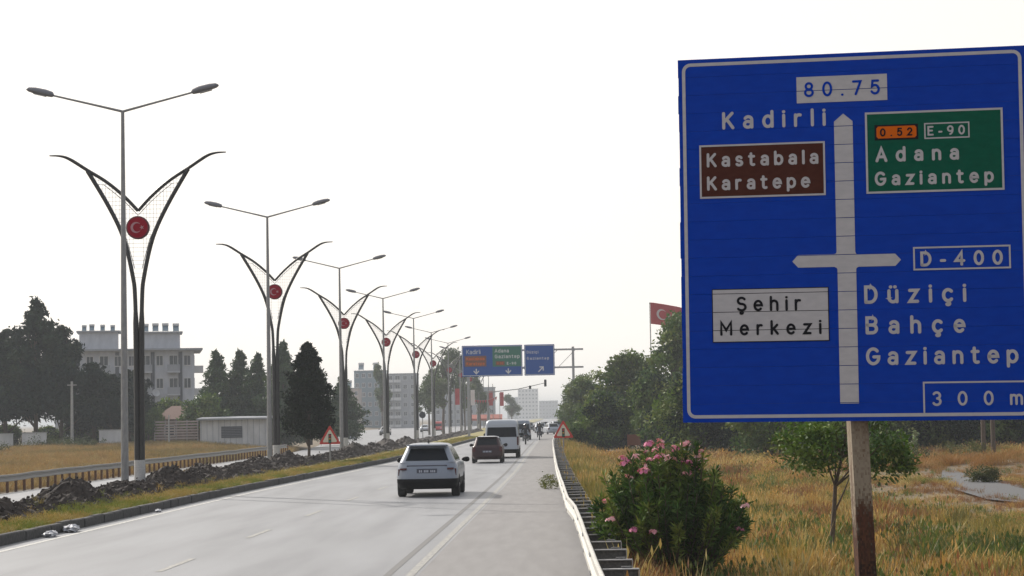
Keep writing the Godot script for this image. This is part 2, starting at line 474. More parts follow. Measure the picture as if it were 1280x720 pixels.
func make_roads():
	var ds := []
	var d := -40.0
	while d < 300: ds.append(d); d += 4.0
	while d < 700: ds.append(d); d += 20.0
	ds.append(1200.0); ds.append(2400.0)
	struct("road", strip(func(q): return interp(KERB, q) - 0.1, func(q): return interp(LINE_R, q) + 0.12, 0.0, ds, 3), M.asphalt)
	struct("road_shoulder", strip(func(q): return interp(LINE_R, q) + 0.12, func(q): return interp(RAIL_R, q) + 0.45, 0.0, ds, 2), M.shoulder)
	struct("opposite_road", strip(func(q): return interp(OPP_L, q), func(_q): return -16.7, OPP_Y, ds, 3), M.asphalt)
	struct("edge_line", strip(func(q): return interp(LINE_R, q) - 0.07, func(q): return interp(LINE_R, q) + 0.06, 0.005, ds.filter(func(q): return q < 420)), M.worn_paint)
	struct("pavement_seam", strip(func(q): return interp(LINE_R, q) - 0.42, func(q): return interp(LINE_R, q) - 0.3, 0.004, ds.filter(func(q): return q < 200)), M.tar)
	struct("median_edge_line", strip(func(q): return interp(KERB, q) + 0.42, func(q): return interp(KERB, q) + 0.56, 0.005, ds.filter(func(q): return q < 420)), M.line_paint)
	var s := Shape.new()
	d = 14.5
	while d < 260:
		for k in 3:
			var d0 := d + k; var d1 := d + k + 1
			var m0 := (interp(KERB, d0) + 0.5 + interp(LINE_R, d0)) / 2 ; var m1 := (interp(KERB, d1) + 0.5 + interp(LINE_R, d1)) / 2
			s.quad(Vector3(m0 - 0.06, 0.005, -d0), Vector3(m1 - 0.06, 0.005, -d1), Vector3(m1 + 0.06, 0.005, -d1), Vector3(m0 + 0.06, 0.005, -d0))
		d += 9.0
	struct("lane_line", s, M.worn_paint)
	s = strip(func(_q): return -23.8, func(_q): return -23.66, OPP_Y + 0.005, ds.filter(func(q): return q < 190))
	struct("opposite_edge_line", s, M.line_paint)

func bank_y(x: float, d: float) -> float:      # the heaped soil on the median
	var cx := -13.3 + 0.35 * hills.get_noise_2d(d * 2.0, 50.0) + (0.9 if d > 130 else 0.9 * smoothstep(80, 130, d))
	var w := 1.25 + 0.35 * patch.get_noise_2d(d * 3.0, 9.0)
	var ridge := exp(-pow((x - cx) / w, 2.0) * 1.6)
	var h := 0.30 + 0.2 * patch.get_noise_2d(d * 5.5, 4.0) + 0.16 * hills.get_noise_2d(d * 9.0, 14.0)
	# separate tipped loads
	for q in [[47.0, 0.3], [55.5, 0.42], [62.0, 0.2], [70.0, 0.55], [77.5, 0.28], [84.0, 0.22], [91.0, 0.3], [98.0, 0.5], [113.0, 0.2], [124.0, 0.55], [138.0, 0.3], [150.0, 0.5], [170.0, 0.4]]:
		var e: float = absf(d - q[0]) / (2.1 if d < 100 else 3.0)
		h += q[1] * clampf(1.15 - e, 0, 1)
	var y := 0.13 + h * ridge
	y += rough.get_noise_2d(x * 1.2, d * 1.2) * 0.26 * smoothstep(0.05, 0.45, ridge)
	y += rough.get_noise_2d(x * 5.0 + 40, d * 5.0) * 0.14 * smoothstep(0.1, 0.5, ridge)
	return y

func make_median():
	var ds := []
	var d := -40.0
	while d < 300: ds.append(d); d += 4.0
	while d < 700: ds.append(d); d += 20.0
	ds.append(1200.0); ds.append(2400.0)
	var rows := []
	for q in ds:
		var k := interp(KERB, q) - 0.14
		rows.append(PackedVector3Array([Vector3(-16.75, OPP_Y - 0.02, -q), Vector3(-16.2, OPP_Y + 0.2, -q), Vector3(-15.2, 0.05, -q), Vector3(-14.0, 0.17, -q), Vector3(lerpf(k, -14.0, 0.4), 0.2, -q), Vector3(k, 0.19, -q)]))
	var s := Shape.new()
	s.grid(rows, false)
	struct("median", s, M.turf)
	# kerb: stones one by one along the nearer stretch, one run beyond
	var kerb := Node3D.new()
	kerb.name = "kerb"; kerb.set_meta("kind", "structure")
	add_child(kerb)
	var stone := Shape.new()
	stone.rounded(Vector3(0, 0.02, 0), Vector3(0.18, 0.40, 0.985), 0.025)
	var sm := stone.mesh()
	d = 30.0
	while d < 130.0:
		var a := Vector3(interp(KERB, d) - 0.09, 0, -d); var b := Vector3(interp(KERB, d + 1.0) - 0.09, 0, -d - 1.0)
		var o := part("kerb_stone", sm, M.kerb_stone, kerb, (a + b) / 2 + Vector3(rng.randf_range(-0.012, 0.012), rng.randf_range(-0.012, 0.012), 0))
		o.rotation.y = atan2(-(b.x - a.x), 1.0) + rng.randf_range(-0.012, 0.012)
		d += 1.0
	var run := Shape.new()
	for seg in [[-40.0, 30.0], [130.0, 700.0]]:
		rows = []
		d = seg[0]
		while d <= seg[1]:
			var k := interp(KERB, d)
			rows.append(PackedVector3Array([Vector3(k - 0.18, -0.1, -d), Vector3(k - 0.18, 0.21, -d), Vector3(k - 0.02, 0.21, -d), Vector3(k, 0.18, -d), Vector3(k, -0.1, -d)]))
			d += 5.0
		run.grid(rows, false, false)
	part("kerb_run", run, M.kerb_stone, kerb)
	# heaped soil
	s = Shape.new()
	rows = []
	var dd := 34.0
	while dd < 330.0:
		var r := PackedVector3Array()
		var steps := 40
		for k in steps + 1:
			var x := lerpf(-15.6, -11.6 + (1.6 if dd > 110 else 1.6 * smoothstep(66, 110, dd)), float(k) / steps)
			var y := bank_y(x, dd)
			if k == 0 or k == steps: y = minf(y, -0.1)
			r.append(Vector3(x + rough.get_noise_2d(x * 5, dd * 5 + 90) * 0.05, y - 0.05, -dd + rough.get_noise_2d(x * 5 + 70, dd * 5) * 0.06))
		rows.append(r)
		dd += 0.09 if dd < 75 else (0.17 if dd < 120 else 0.5)
	s.grid(rows, false, false)
	# clods tumbled on and beside it
	for i in 5200:
		var d2 := 36.0 + 110.0 * pow(rng.randf(), 1.4)
		var x := -13.3 + rng.randfn(0, 0.8) + 0.9 * smoothstep(80, 130, d2)
		if x > interp(KERB, d2) - 0.4: continue
		var y := maxf(bank_y(x, d2) - 0.05, 0.17)
		var rr := rng.randf_range(0.02, 0.055) * (1.0 if rng.randf() < 0.85 else 1.9)
		var bs := Basis.from_euler(Vector3(rng.randf() * TAU, rng.randf() * TAU, rng.randf() * TAU))
		var p := []
		for q in [Vector3.UP, Vector3.RIGHT, Vector3.BACK, Vector3.LEFT, Vector3.FORWARD, Vector3.DOWN]:
			p.append(Vector3(x, y + rr * 0.3, -d2) + bs * (q * rr * rng.randf_range(0.7, 1.3)))
		for k in 4:
			s.tri(p[0], p[1 + (k + 1) % 4], p[1 + k]); s.tri(p[5], p[1 + k], p[1 + (k + 1) % 4])
	var o := part("soil_bank", s, M.soil, self)
	tag(o, "dark rough excavated soil heaped in a long bank along the central median", "soil", "", "stuff")

func make_guardrails():
	# right-hand rail: white beam towards the road, wide brackets behind it, shade on their faces painted dark
	var g := thing("guardrail", "white metal guardrail running along the right-hand shoulder beside the oleander", "guardrail", Vector3(0.45, 0, -20))
	var o := Vector3(0.45, 0, -20)
	var d := 12.0
	while d < 262.0:
		var rows := []
		for k in 5:
			var q := d + k
			var x := interp(RAIL_R, q)
			var dx := (interp(RAIL_R, q + 0.5) - interp(RAIL_R, q - 0.5))
			var r := PackedVector3Array()
			var wob := patch.get_noise_1d(q * 2.0) * 0.02
			for w in [[0.035, 0.78], [0.0, 0.77], [0.0, 0.70], [0.075, 0.655], [0.075, 0.60], [0.0, 0.555], [0.0, 0.48], [0.035, 0.465], [0.05, 0.47], [0.012, 0.49], [0.012, 0.55], [0.087, 0.595], [0.087, 0.66], [0.012, 0.705], [0.012, 0.765], [0.05, 0.772]]:
				r.append(Vector3(x + w[0] + wob, w[1] + patch.get_noise_1d(q * 1.5 + 70) * 0.03, -q - (0.01 if k == 0 else 0.0)) - o)
			rows.append(r)
		var s := Shape.new()
		s.grid(rows, true, false)
		var b := part("beam", s, M.white_rail, g)
		for k in 2:
			for h in [0.735, 0.515]:
				if d > 50: continue
				var bolts := Shape.new()
				bolts.lathe(Vector3(interp(RAIL_R, d + 0.12) - 0.0, h, -d - 0.12 - k * 0.3) - o + Vector3(patch.get_noise_1d(d * 2.0) * 0.02, patch.get_noise_1d(d * 1.5 + 70) * 0.03, 0), Vector3.LEFT, [[-0.02, 0.02], [0.014, 0.02], [0.02, 0.0]], 8)
				part("bolt", bolts, M.galvanised, b)
		d += 4.0
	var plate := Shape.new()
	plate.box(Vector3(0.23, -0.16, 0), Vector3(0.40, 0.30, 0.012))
	var flange := Shape.new()
	flange.box(Vector3(0.23, 0.0, 0.03), Vector3(0.42, 0.014, 0.075))
	flange.box(Vector3(0.44, -0.16, 0.03), Vector3(0.012, 0.30, 0.07))
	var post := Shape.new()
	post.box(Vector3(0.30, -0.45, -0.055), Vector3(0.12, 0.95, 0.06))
	var pm := plate.mesh(); var fm := flange.mesh(); var pom := post.mesh()
	d = 13.0
	while d < 200.0:
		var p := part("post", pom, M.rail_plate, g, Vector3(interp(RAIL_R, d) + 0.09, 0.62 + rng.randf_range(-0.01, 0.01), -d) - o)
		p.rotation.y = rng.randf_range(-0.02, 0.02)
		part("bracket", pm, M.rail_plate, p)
		part("flange", fm, M.galvanised, p)
		d += 1.7
	# far rail beyond the opposite carriageway
	var f := thing("guardrail", "grey metal guardrail on rusty posts along the far left field", "guardrail", Vector3(-24.5, OPP_Y, -80))
	o = Vector3(-24.5, OPP_Y, -80)
	d = 56.0
	while d < 184.0:
		var rows := []
		for k in 3:
			var q := d + k * 2.0
			var r := PackedVector3Array()
			var yy := OPP_Y + patch.get_noise_1d(q * 3.0) * 0.05
			for w in [[-0.02, 0.80], [0.0, 0.79], [0.0, 0.72], [-0.075, 0.675], [-0.075, 0.62], [0.0, 0.575], [0.0, 0.50], [-0.035, 0.485], [-0.05, 0.49], [-0.012, 0.51], [-0.012, 0.57], [-0.087, 0.615], [-0.087, 0.68], [-0.012, 0.725], [-0.012, 0.785], [-0.02, 0.793]]:
				r.append(Vector3(-24.4 + w[0], yy + w[1], -q - (0.01 if k == 0 else 0.0)) - o)
			rows.append(r)
		var s := Shape.new()
		s.grid(rows, true, false)
		part("beam", s, M.rail_far, f)
		d += 4.0
	var fp := Shape.new()
	fp.box(Vector3(0, 0.3, 0), Vector3(0.10, 0.86, 0.14))
	var fpm := fp.mesh()
	d = 56.6
	while d < 187.0:
		var p := part("post", fpm, M.rust, f, Vector3(-24.57, OPP_Y, -d) - o)
		p.rotation.z = rng.randf_range(-0.03, 0.03); p.rotation.x = rng.randf_range(-0.03, 0.03)
		d += 1.45

const ORD := ["nearest", "second", "third", "fourth", "fifth", "sixth", "seventh", "eighth", "ninth", "tenth", "eleventh", "twelfth"]

func make_street_lamps():
	var t := thing("street_lamp", "tall grey double-armed street lamp on the median, nearest to the viewer", "street lamp", Vector3.ZERO, 0, "street lamps along the median")
	var s := Shape.new()
	s.tube(PackedVector3Array([Vector3(0, 0, 0), Vector3(0, 4, 0), Vector3(0, 9, 0), Vector3(0, 12.95, 0)]), [0.135, 0.115, 0.085, 0.058], 12)
	s.lathe(Vector3.ZERO, Vector3.UP, [[0.0, 0.26], [0.03, 0.26], [0.03, 0.15], [0.2, 0.14]], 12)
	part("pole", s, M.lamp_steel, t)
	var door := Shape.new()
	door.box(Vector3(0, 1.1, 0.125), Vector3(0.11, 0.45, 0.03))
	part("hatch", door, M.lamp_steel, t)
	for k in [-1.0, 1.0]:
		s = Shape.new()
		s.tube(PackedVector3Array([Vector3(0, 12.93, 0), Vector3(k * 0.9, 13.16, 0), Vector3(k * 2.45, 13.55, 0)]), [0.045, 0.038, 0.032], 8)
		part("arm", s, M.lamp_steel, t)
		s = Shape.new()
		var bs := Basis(Vector3.BACK, k * 0.245)
		var rows := []
		for q in [[-0.06, 0.05, 0.045], [0.0, 0.13, 0.12], [0.25, 0.18, 0.15], [0.6, 0.18, 0.14], [0.82, 0.14, 0.1], [0.9, 0.06, 0.04]]:
			var r := PackedVector3Array()
			for j in 12:
				var th := TAU * j / 12
				r.append(Vector3(k * 2.42, 13.545, 0) + bs * Vector3(k * q[0], q[2] * sin(th) * (1.0 if sin(th) > 0 else 0.6), q[1] * cos(th)))
			rows.append(r)
		s.grid(rows, true); s.cap(rows[0], k > 0); s.cap(rows[-1], k < 0)
		var head := part("lamp_head", s, M.lamp_head, t)
		s = Shape.new()
		s.box(Vector3(k * 2.42, 13.545, 0) + bs * Vector3(k * 0.42, -0.088, 0), Vector3(0.42, 0.02, 0.22), bs)
		part("lens", s, M.lamp_lens, head)
	for i in 12:
		var at := Vector3(-14.45 - [0.0, 0.22, 0.3, 0.3, 0.1, 0.4, 0.2, 0.2, 0.2, 0.2, 0.2, 0.2][i], 0.12, -67.5 - 36.3 * i)
		if i == 0: t.position = at
		else: copy(t, at, 0, Vector3.ONE, "tall grey double-armed street lamp on the median, %s from the viewer" % ORD[i])

func spline(pts: Array, each := 5) -> PackedVector3Array:
	var out := PackedVector3Array()
	for i in pts.size() - 1:
		var a: Vector2 = pts[maxi(i - 1, 0)]; var b: Vector2 = pts[i]; var c2: Vector2 = pts[i + 1]; var e: Vector2 = pts[mini(i + 2, pts.size() - 1)]
		for k in each:
			var q := b.cubic_interpolate(c2, a, e, float(k) / each)
			out.append(Vector3(q.x, q.y, 0))
	var l: Vector2 = pts[-1]
	out.append(Vector3(l.x, l.y, 0))
	return out

func make_arches():
	var t := thing("ornamental_arch", "black wing-shaped ornamental arch with red crescent disc on the median, nearest to the viewer", "ornament", Vector3.ZERO, 0, "ornamental arches along the median")
	var s := Shape.new()
	s.lathe(Vector3(0, 0, 0), Vector3.UP, [[-0.1, 0.3], [0.06, 0.3], [0.06, 0.2], [1.02, 0.19], [1.02, 0.0]], 14)
	part("base", s, M.white_base, t)
	var outer := [Vector2(0.088, 0.9), Vector2(0.09, 4.2), Vector2(0.12, 6.6), Vector2(0.21, 7.5), Vector2(0.52, 8.8), Vector2(1.02, 9.9), Vector2(1.78, 11.2)]
	var top := [Vector2(0.0, 9.75), Vector2(0.5, 10.28), Vector2(1.12, 10.8), Vector2(1.78, 11.22), Vector2(2.4, 11.62), Vector2(2.75, 11.74), Vector2(3.12, 11.76)]
	for k in [-1.0, 1.0]:
		var p := spline(outer)
		var r := []
		for i in p.size():
			p[i].x *= k
			r.append(0.075 if p[i].y > 6.0 else 0.1)
		s = Shape.new(); s.tube(p, r, 8)
		part("rib", s, M.arch_steel, t)
		p = spline(top)
		r = []
		for i in p.size():
			p[i].x *= k
			r.append(0.06 if i < 20 else lerpf(0.055, 0.02, (i - 20) / 10.0))
		s = Shape.new(); s.tube(p, r, 8)
		part("wing", s, M.arch_steel, t)
		# fine lattice between rib and wing
		s = Shape.new()
		for i in 26:
			var y0 := 7.4 + i * 0.15
			var a := lattice_x(outer, y0)
			var b := 0.0 if y0 < 9.75 else lattice_x(top, y0)
			if a - b > 0.03: s.tube(PackedVector3Array([Vector3(k * b, y0, 0), Vector3(k * a, y0, 0)]), 0.005, 4, false)
		for i in 14:
			var x0 := 0.06 + i * 0.12
			var lo := lattice_y(outer, x0); var hi := lattice_y(top, x0)
			if hi > lo: s.tube(PackedVector3Array([Vector3(k * x0, lo, 0), Vector3(k * x0, hi, 0)]), 0.005, 4, false)
		part("lattice", s, M.wire, t)
		var inner := PackedVector3Array()
		for y0 in [7.7, 8.2, 8.7, 9.2, 9.7, 10.2, 10.7]: inner.append(Vector3(k * (lattice_x(outer, y0) - 0.13 + 0.03 * (y0 - 7.7)), y0 + 0.02, 0))
		for x0 in [1.2, 0.8, 0.4, 0.0]: inner.append(Vector3(k * x0, lattice_y(top, x0) - 0.16, 0))
		s = Shape.new(); s.tube(inner, 0.014, 5, false)
		part("inner_wire", s, M.wire, t)
	s = Shape.new()
	s.lathe(Vector3(0, 9.15, -0.02), Vector3.BACK, [[0.0, 0.0], [0.0, 0.41], [0.11, 0.41], [0.13, 0.385], [0.13, 0.36]], 32)
	var disc := part("disc", s, M.emblem_rim, t)
	s = Shape.new()
	s.lathe(Vector3(0, 9.15, 0.09), Vector3.BACK, [[0.0, 0.36], [0.03, 0.36], [0.035, 0.0]], 32)
	part("disc_face", s, M.emblem_red, disc)
	s = Shape.new()
	var pts := PackedVector2Array()
	for i in 25:
		var th := deg_to_rad(38) + (TAU - deg_to_rad(76)) * i / 24.0
		pts.append(Vector2(-0.05, 9.15) + Vector2(cos(th), sin(th)) * 0.19)
	for i in 25:
		var th := TAU - deg_to_rad(50) - (TAU - deg_to_rad(100)) * i / 24.0
		pts.append(Vector2(-0.005, 9.15) + Vector2(cos(th), sin(th)) * 0.15)
	s.prism(pts, 0.128, 0.136)
	part("crescent", s, M.emblem_white, disc)
	s = Shape.new()
	s.prism(star(Vector2(0.155, 9.15), 0.085), 0.128, 0.136)
	part("star", s, M.emblem_white, disc)
	for i in 10:
		var at := Vector3(-14.4 - [0.0, 0.22, 0.3, 0.3, 0.1, 0.4, 0.2, 0.2, 0.2, 0.2][i], 0.12, -69.7 - 36.3 * i)
		if i == 0: t.position = at
		else: copy(t, at, 0, Vector3.ONE, "black wing-shaped ornamental arch with red crescent disc on the median, %s from the viewer" % ORD[i])

func star(at: Vector2, r: float) -> PackedVector2Array:
	var p := PackedVector2Array()
	for i in 10:
		p.append(at + Vector2.from_angle(PI + TAU * i / 10.0) * (r if i % 2 == 0 else r * 0.4))
	return p

func lattice_x(c: Array, y: float) -> float:
	for i in c.size() - 1:
		if y >= c[i].y and y <= c[i + 1].y: return remap(y, c[i].y, c[i + 1].y, c[i].x, c[i + 1].x)
	return c[-1].x

func lattice_y(c: Array, x: float) -> float:
	for i in c.size() - 1:
		if x >= c[i].x and x <= c[i + 1].x and c[i + 1].x > c[i].x: return remap(x, c[i].x, c[i + 1].x, c[i].y, c[i + 1].y)
	return c[-1].y

# ------------------------------------------------------------------ lettering: strokes on a unit em (capital height 1)
func A(cx: float, cy: float, rx: float, ry: float, a0: float, a1: float) -> PackedVector2Array:
	var p := PackedVector2Array()
	var k := maxi(4, int(absf(a1 - a0) / 15.0))
	for i in k + 1:
		var th := deg_to_rad(lerpf(a0, a1, float(i) / k))
		p.append(Vector2(cx + rx * cos(th), cy + ry * sin(th)))
	return p

func L(q: Array) -> PackedVector2Array:
	var p := PackedVector2Array()
	for i in range(0, q.size(), 2): p.append(Vector2(q[i], q[i + 1]))
	return p

func glyph(ch: String) -> Array:       # [width, strokes...]
	match ch:
		"K": return [0.62, L([0, 0, 0, 1]), L([0.58, 1, 0.03, 0.42]), L([0.2, 0.6, 0.62, 0])]
		"A": return [0.72, L([0, 0, 0.36, 1, 0.72, 0]), L([0.13, 0.32, 0.59, 0.32])]
		"B": return [0.6, L([0, 0, 0, 1, 0.34, 1]) + A(0.34, 0.76, 0.24, 0.24, 90, -90) + L([0.02, 0.52]), L([0.3, 0.52]) + A(0.34, 0.26, 0.27, 0.26, 90, -90) + L([0.02, 0])]
		"D": return [0.66, L([0, 0, 0, 1, 0.26, 1]) + A(0.26, 0.5, 0.4, 0.5, 90, -90) + L([0.02, 0])]
		"E": return [0.54, L([0.54, 1, 0, 1, 0, 0, 0.54, 0]), L([0, 0.52, 0.46, 0.52])]
		"G": return [0.74, A(0.38, 0.5, 0.38, 0.5, 45, 340) + L([0.74, 0.46, 0.42, 0.46])]
		"M": return [0.8, L([0, 0, 0, 1, 0.4, 0.35, 0.8, 1, 0.8, 0])]
		"S": return [0.62, A(0.31, 0.755, 0.28, 0.245, 30, 250) + A(0.31, 0.255, 0.31, 0.255, 75, -150)]
		"Ş": return [0.62, A(0.31, 0.755, 0.28, 0.245, 30, 250) + A(0.31, 0.255, 0.31, 0.255, 75, -150), L([0.32, 0, 0.32, -0.12]) + A(0.3, -0.19, 0.09, 0.07, 70, -150)]
		"a": return [0.52, A(0.26, 0.5, 0.24, 0.22, 150, 20) + L([0.5, 0.5, 0.5, 0]), A(0.23, 0.2, 0.23, 0.2, 60, 360) + L([0.5, 0.3])]
		"b": return [0.56, L([0, 1.02, 0, 0]), A(0.28, 0.36, 0.28, 0.36, 0, 360)]
		"ç": return [0.5, A(0.29, 0.36, 0.29, 0.36, 45, 315), L([0.3, 0, 0.3, -0.12]) + A(0.28, -0.19, 0.09, 0.07, 70, -150)]
		"d": return [0.56, L([0.56, 1.02, 0.56, 0]), A(0.28, 0.36, 0.28, 0.36, 0, 360)]
		"e": return [0.56, L([0.02, 0.38, 0.54, 0.38]) + A(0.28, 0.36, 0.28, 0.36, 3, 315)]
		"h": return [0.5, L([0, 0, 0, 1.02]), A(0.25, 0.46, 0.25, 0.26, 180, 0) + L([0.5, 0])]
		"i": return [0.0, L([0, 0, 0, 0.72]), L([-0.01, 0.97, 0.01, 0.97])]
		"k": return [0.48, L([0, 0, 0, 1.02]), L([0.44, 0.72, 0.02, 0.28]), L([0.17, 0.42, 0.48, 0])]
		"l": return [0.0, L([0, 0, 0, 1.02])]
		"m": return [0.84, L([0, 0, 0, 0.72]), A(0.21, 0.48, 0.21, 0.24, 180, 0) + L([0.42, 0]), A(0.63, 0.48, 0.21, 0.24, 180, 0) + L([0.84, 0])]
		"n": return [0.5, L([0, 0, 0, 0.72]), A(0.25, 0.46, 0.25, 0.26, 180, 0) + L([0.5, 0])]
		"p": return [0.56, L([0, 0.72, 0, -0.28]), A(0.28, 0.36, 0.28, 0.36, 0, 360)]
		"r": return [0.34, L([0, 0, 0, 0.72]), A(0.24, 0.44, 0.24, 0.28, 180, 70)]
		"s": return [0.46, A(0.23, 0.54, 0.2, 0.18, 25, 250) + A(0.23, 0.18, 0.23, 0.18, 75, -150)]
		"t": return [0.4, L([0.14, 0.95, 0.14, 0.2]) + A(0.3, 0.17, 0.16, 0.17, 180, 300), L([0, 0.72, 0.38, 0.72])]
		"ü": return [0.5, L([0, 0.72, 0, 0.26]) + A(0.25, 0.26, 0.25, 0.26, 180, 360) + L([0.5, 0.72]), L([0.5, 0.72, 0.5, 0]), L([0.1, 0.97, 0.12, 0.97]), L([0.38, 0.97, 0.4, 0.97])]
		"z": return [0.48, L([0, 0.72, 0.48, 0.72, 0, 0, 0.48, 0])]
		"0": return [0.6, A(0.3, 0.5, 0.3, 0.5, 0, 360)]
		"2": return [0.56, A(0.28, 0.72, 0.27, 0.28, 170, -30) + L([0, 0, 0.56, 0])]
		"3": return [0.56, A(0.27, 0.75, 0.26, 0.25, 150, -80), A(0.27, 0.26, 0.29, 0.27, 80, -150)]
		"4": return [0.64, L([0.46, 0, 0.46, 1, 0, 0.3, 0.64, 0.3])]
		"5": return [0.56, L([0.52, 1, 0.1, 1, 0.05, 0.56]) + A(0.27, 0.33, 0.29, 0.33, 130, -150)]
		"7": return [0.56, L([0, 1, 0.56, 1, 0.18, 0])]
		"8": return [0.58, A(0.29, 0.76, 0.24, 0.24, -90, 270), A(0.29, 0.26, 0.29, 0.26, 90, 450)]
		"9": return [0.58, A(0.29, 0.69, 0.29, 0.31, 0, 360), L([0.58, 0.69]) + A(0.2, 0.55, 0.38, 0.55, 5, -80)]
		"-": return [0.28, L([0, 0.34, 0.28, 0.34])]
		".": return [0.06, L([0.02, 0.0, 0.04, 0.0])]
	return [0.35]

func lettering(word: String, u0: float, u1: float, v0: float, cap: float, weight: float, z: float, m: Material, parent: Node3D, called := "letter"):
	var total := 0.0
	for i in word.length(): total += glyph(word[i])[0]
	var em := (cap - weight)
	var gap := ((u1 - u0 - weight) - total * em) / maxf(1.0, word.length() - 1)
	var x := u0 + weight / 2
	for i in word.length():
		var g := glyph(word[i])
		var s := Shape.new()
		for k in range(1, g.size()):
			var p := PackedVector2Array()
			for q in g[k]: p.append(Vector2(x + q.x * em, v0 + weight / 2 + q.y * em))
			if p.size() > 1: s.ribbon(p, weight, z + 0.0004 * k)
		if g.size() > 1: part(called, s, m, parent)
		x += g[0] * em + gap

func slat_cut(poly: PackedVector2Array, z: float, gap := 0.0035) -> Shape:
	var s := Shape.new()
	for i in 20:
		var row := PackedVector2Array([Vector2(-1, i * 0.2 + gap), Vector2(9, i * 0.2 + gap), Vector2(9, i * 0.2 + 0.2 - gap), Vector2(-1, i * 0.2 + 0.2 - gap)])
		for p in Geometry2D.intersect_polygons(poly, row): s.prism(p, z, z)
	return s

func rect(u0: float, v0: float, u1: float, v1: float) -> PackedVector2Array:
	return PackedVector2Array([Vector2(u0, v0), Vector2(u1, v0), Vector2(u1, v1), Vector2(u0, v1)])

func outline(u0: float, v0: float, u1: float, v1: float, w: float, z: float, r := 0.0) -> Shape:
	var s := Shape.new()
	var p := PackedVector2Array()
	if r > 0:
		p.append_array(A(u1 - r, v1 - r, r, r, 90, 0)); p.append_array(A(u1 - r, v0 + r, r, r, 0, -90))
		p.append_array(A(u0 + r, v0 + r, r, r, -90, -180)); p.append_array(A(u0 + r, v1 - r, r, r, 180, 90))
		p.append(Vector2(u1 - r, v1))
		s.ribbon(p, w, z)
	else:
		for q in [[u0, v0, u1, v0 + w], [u0, v1 - w, u1, v1], [u0, v0 + w, u0 + w, v1 - w], [u1 - w, v0 + w, u1, v1 - w]]:
			s.quad(Vector3(q[0], q[3], z), Vector3(q[2], q[3], z), Vector3(q[2], q[1], z), Vector3(q[0], q[1], z))
	return s

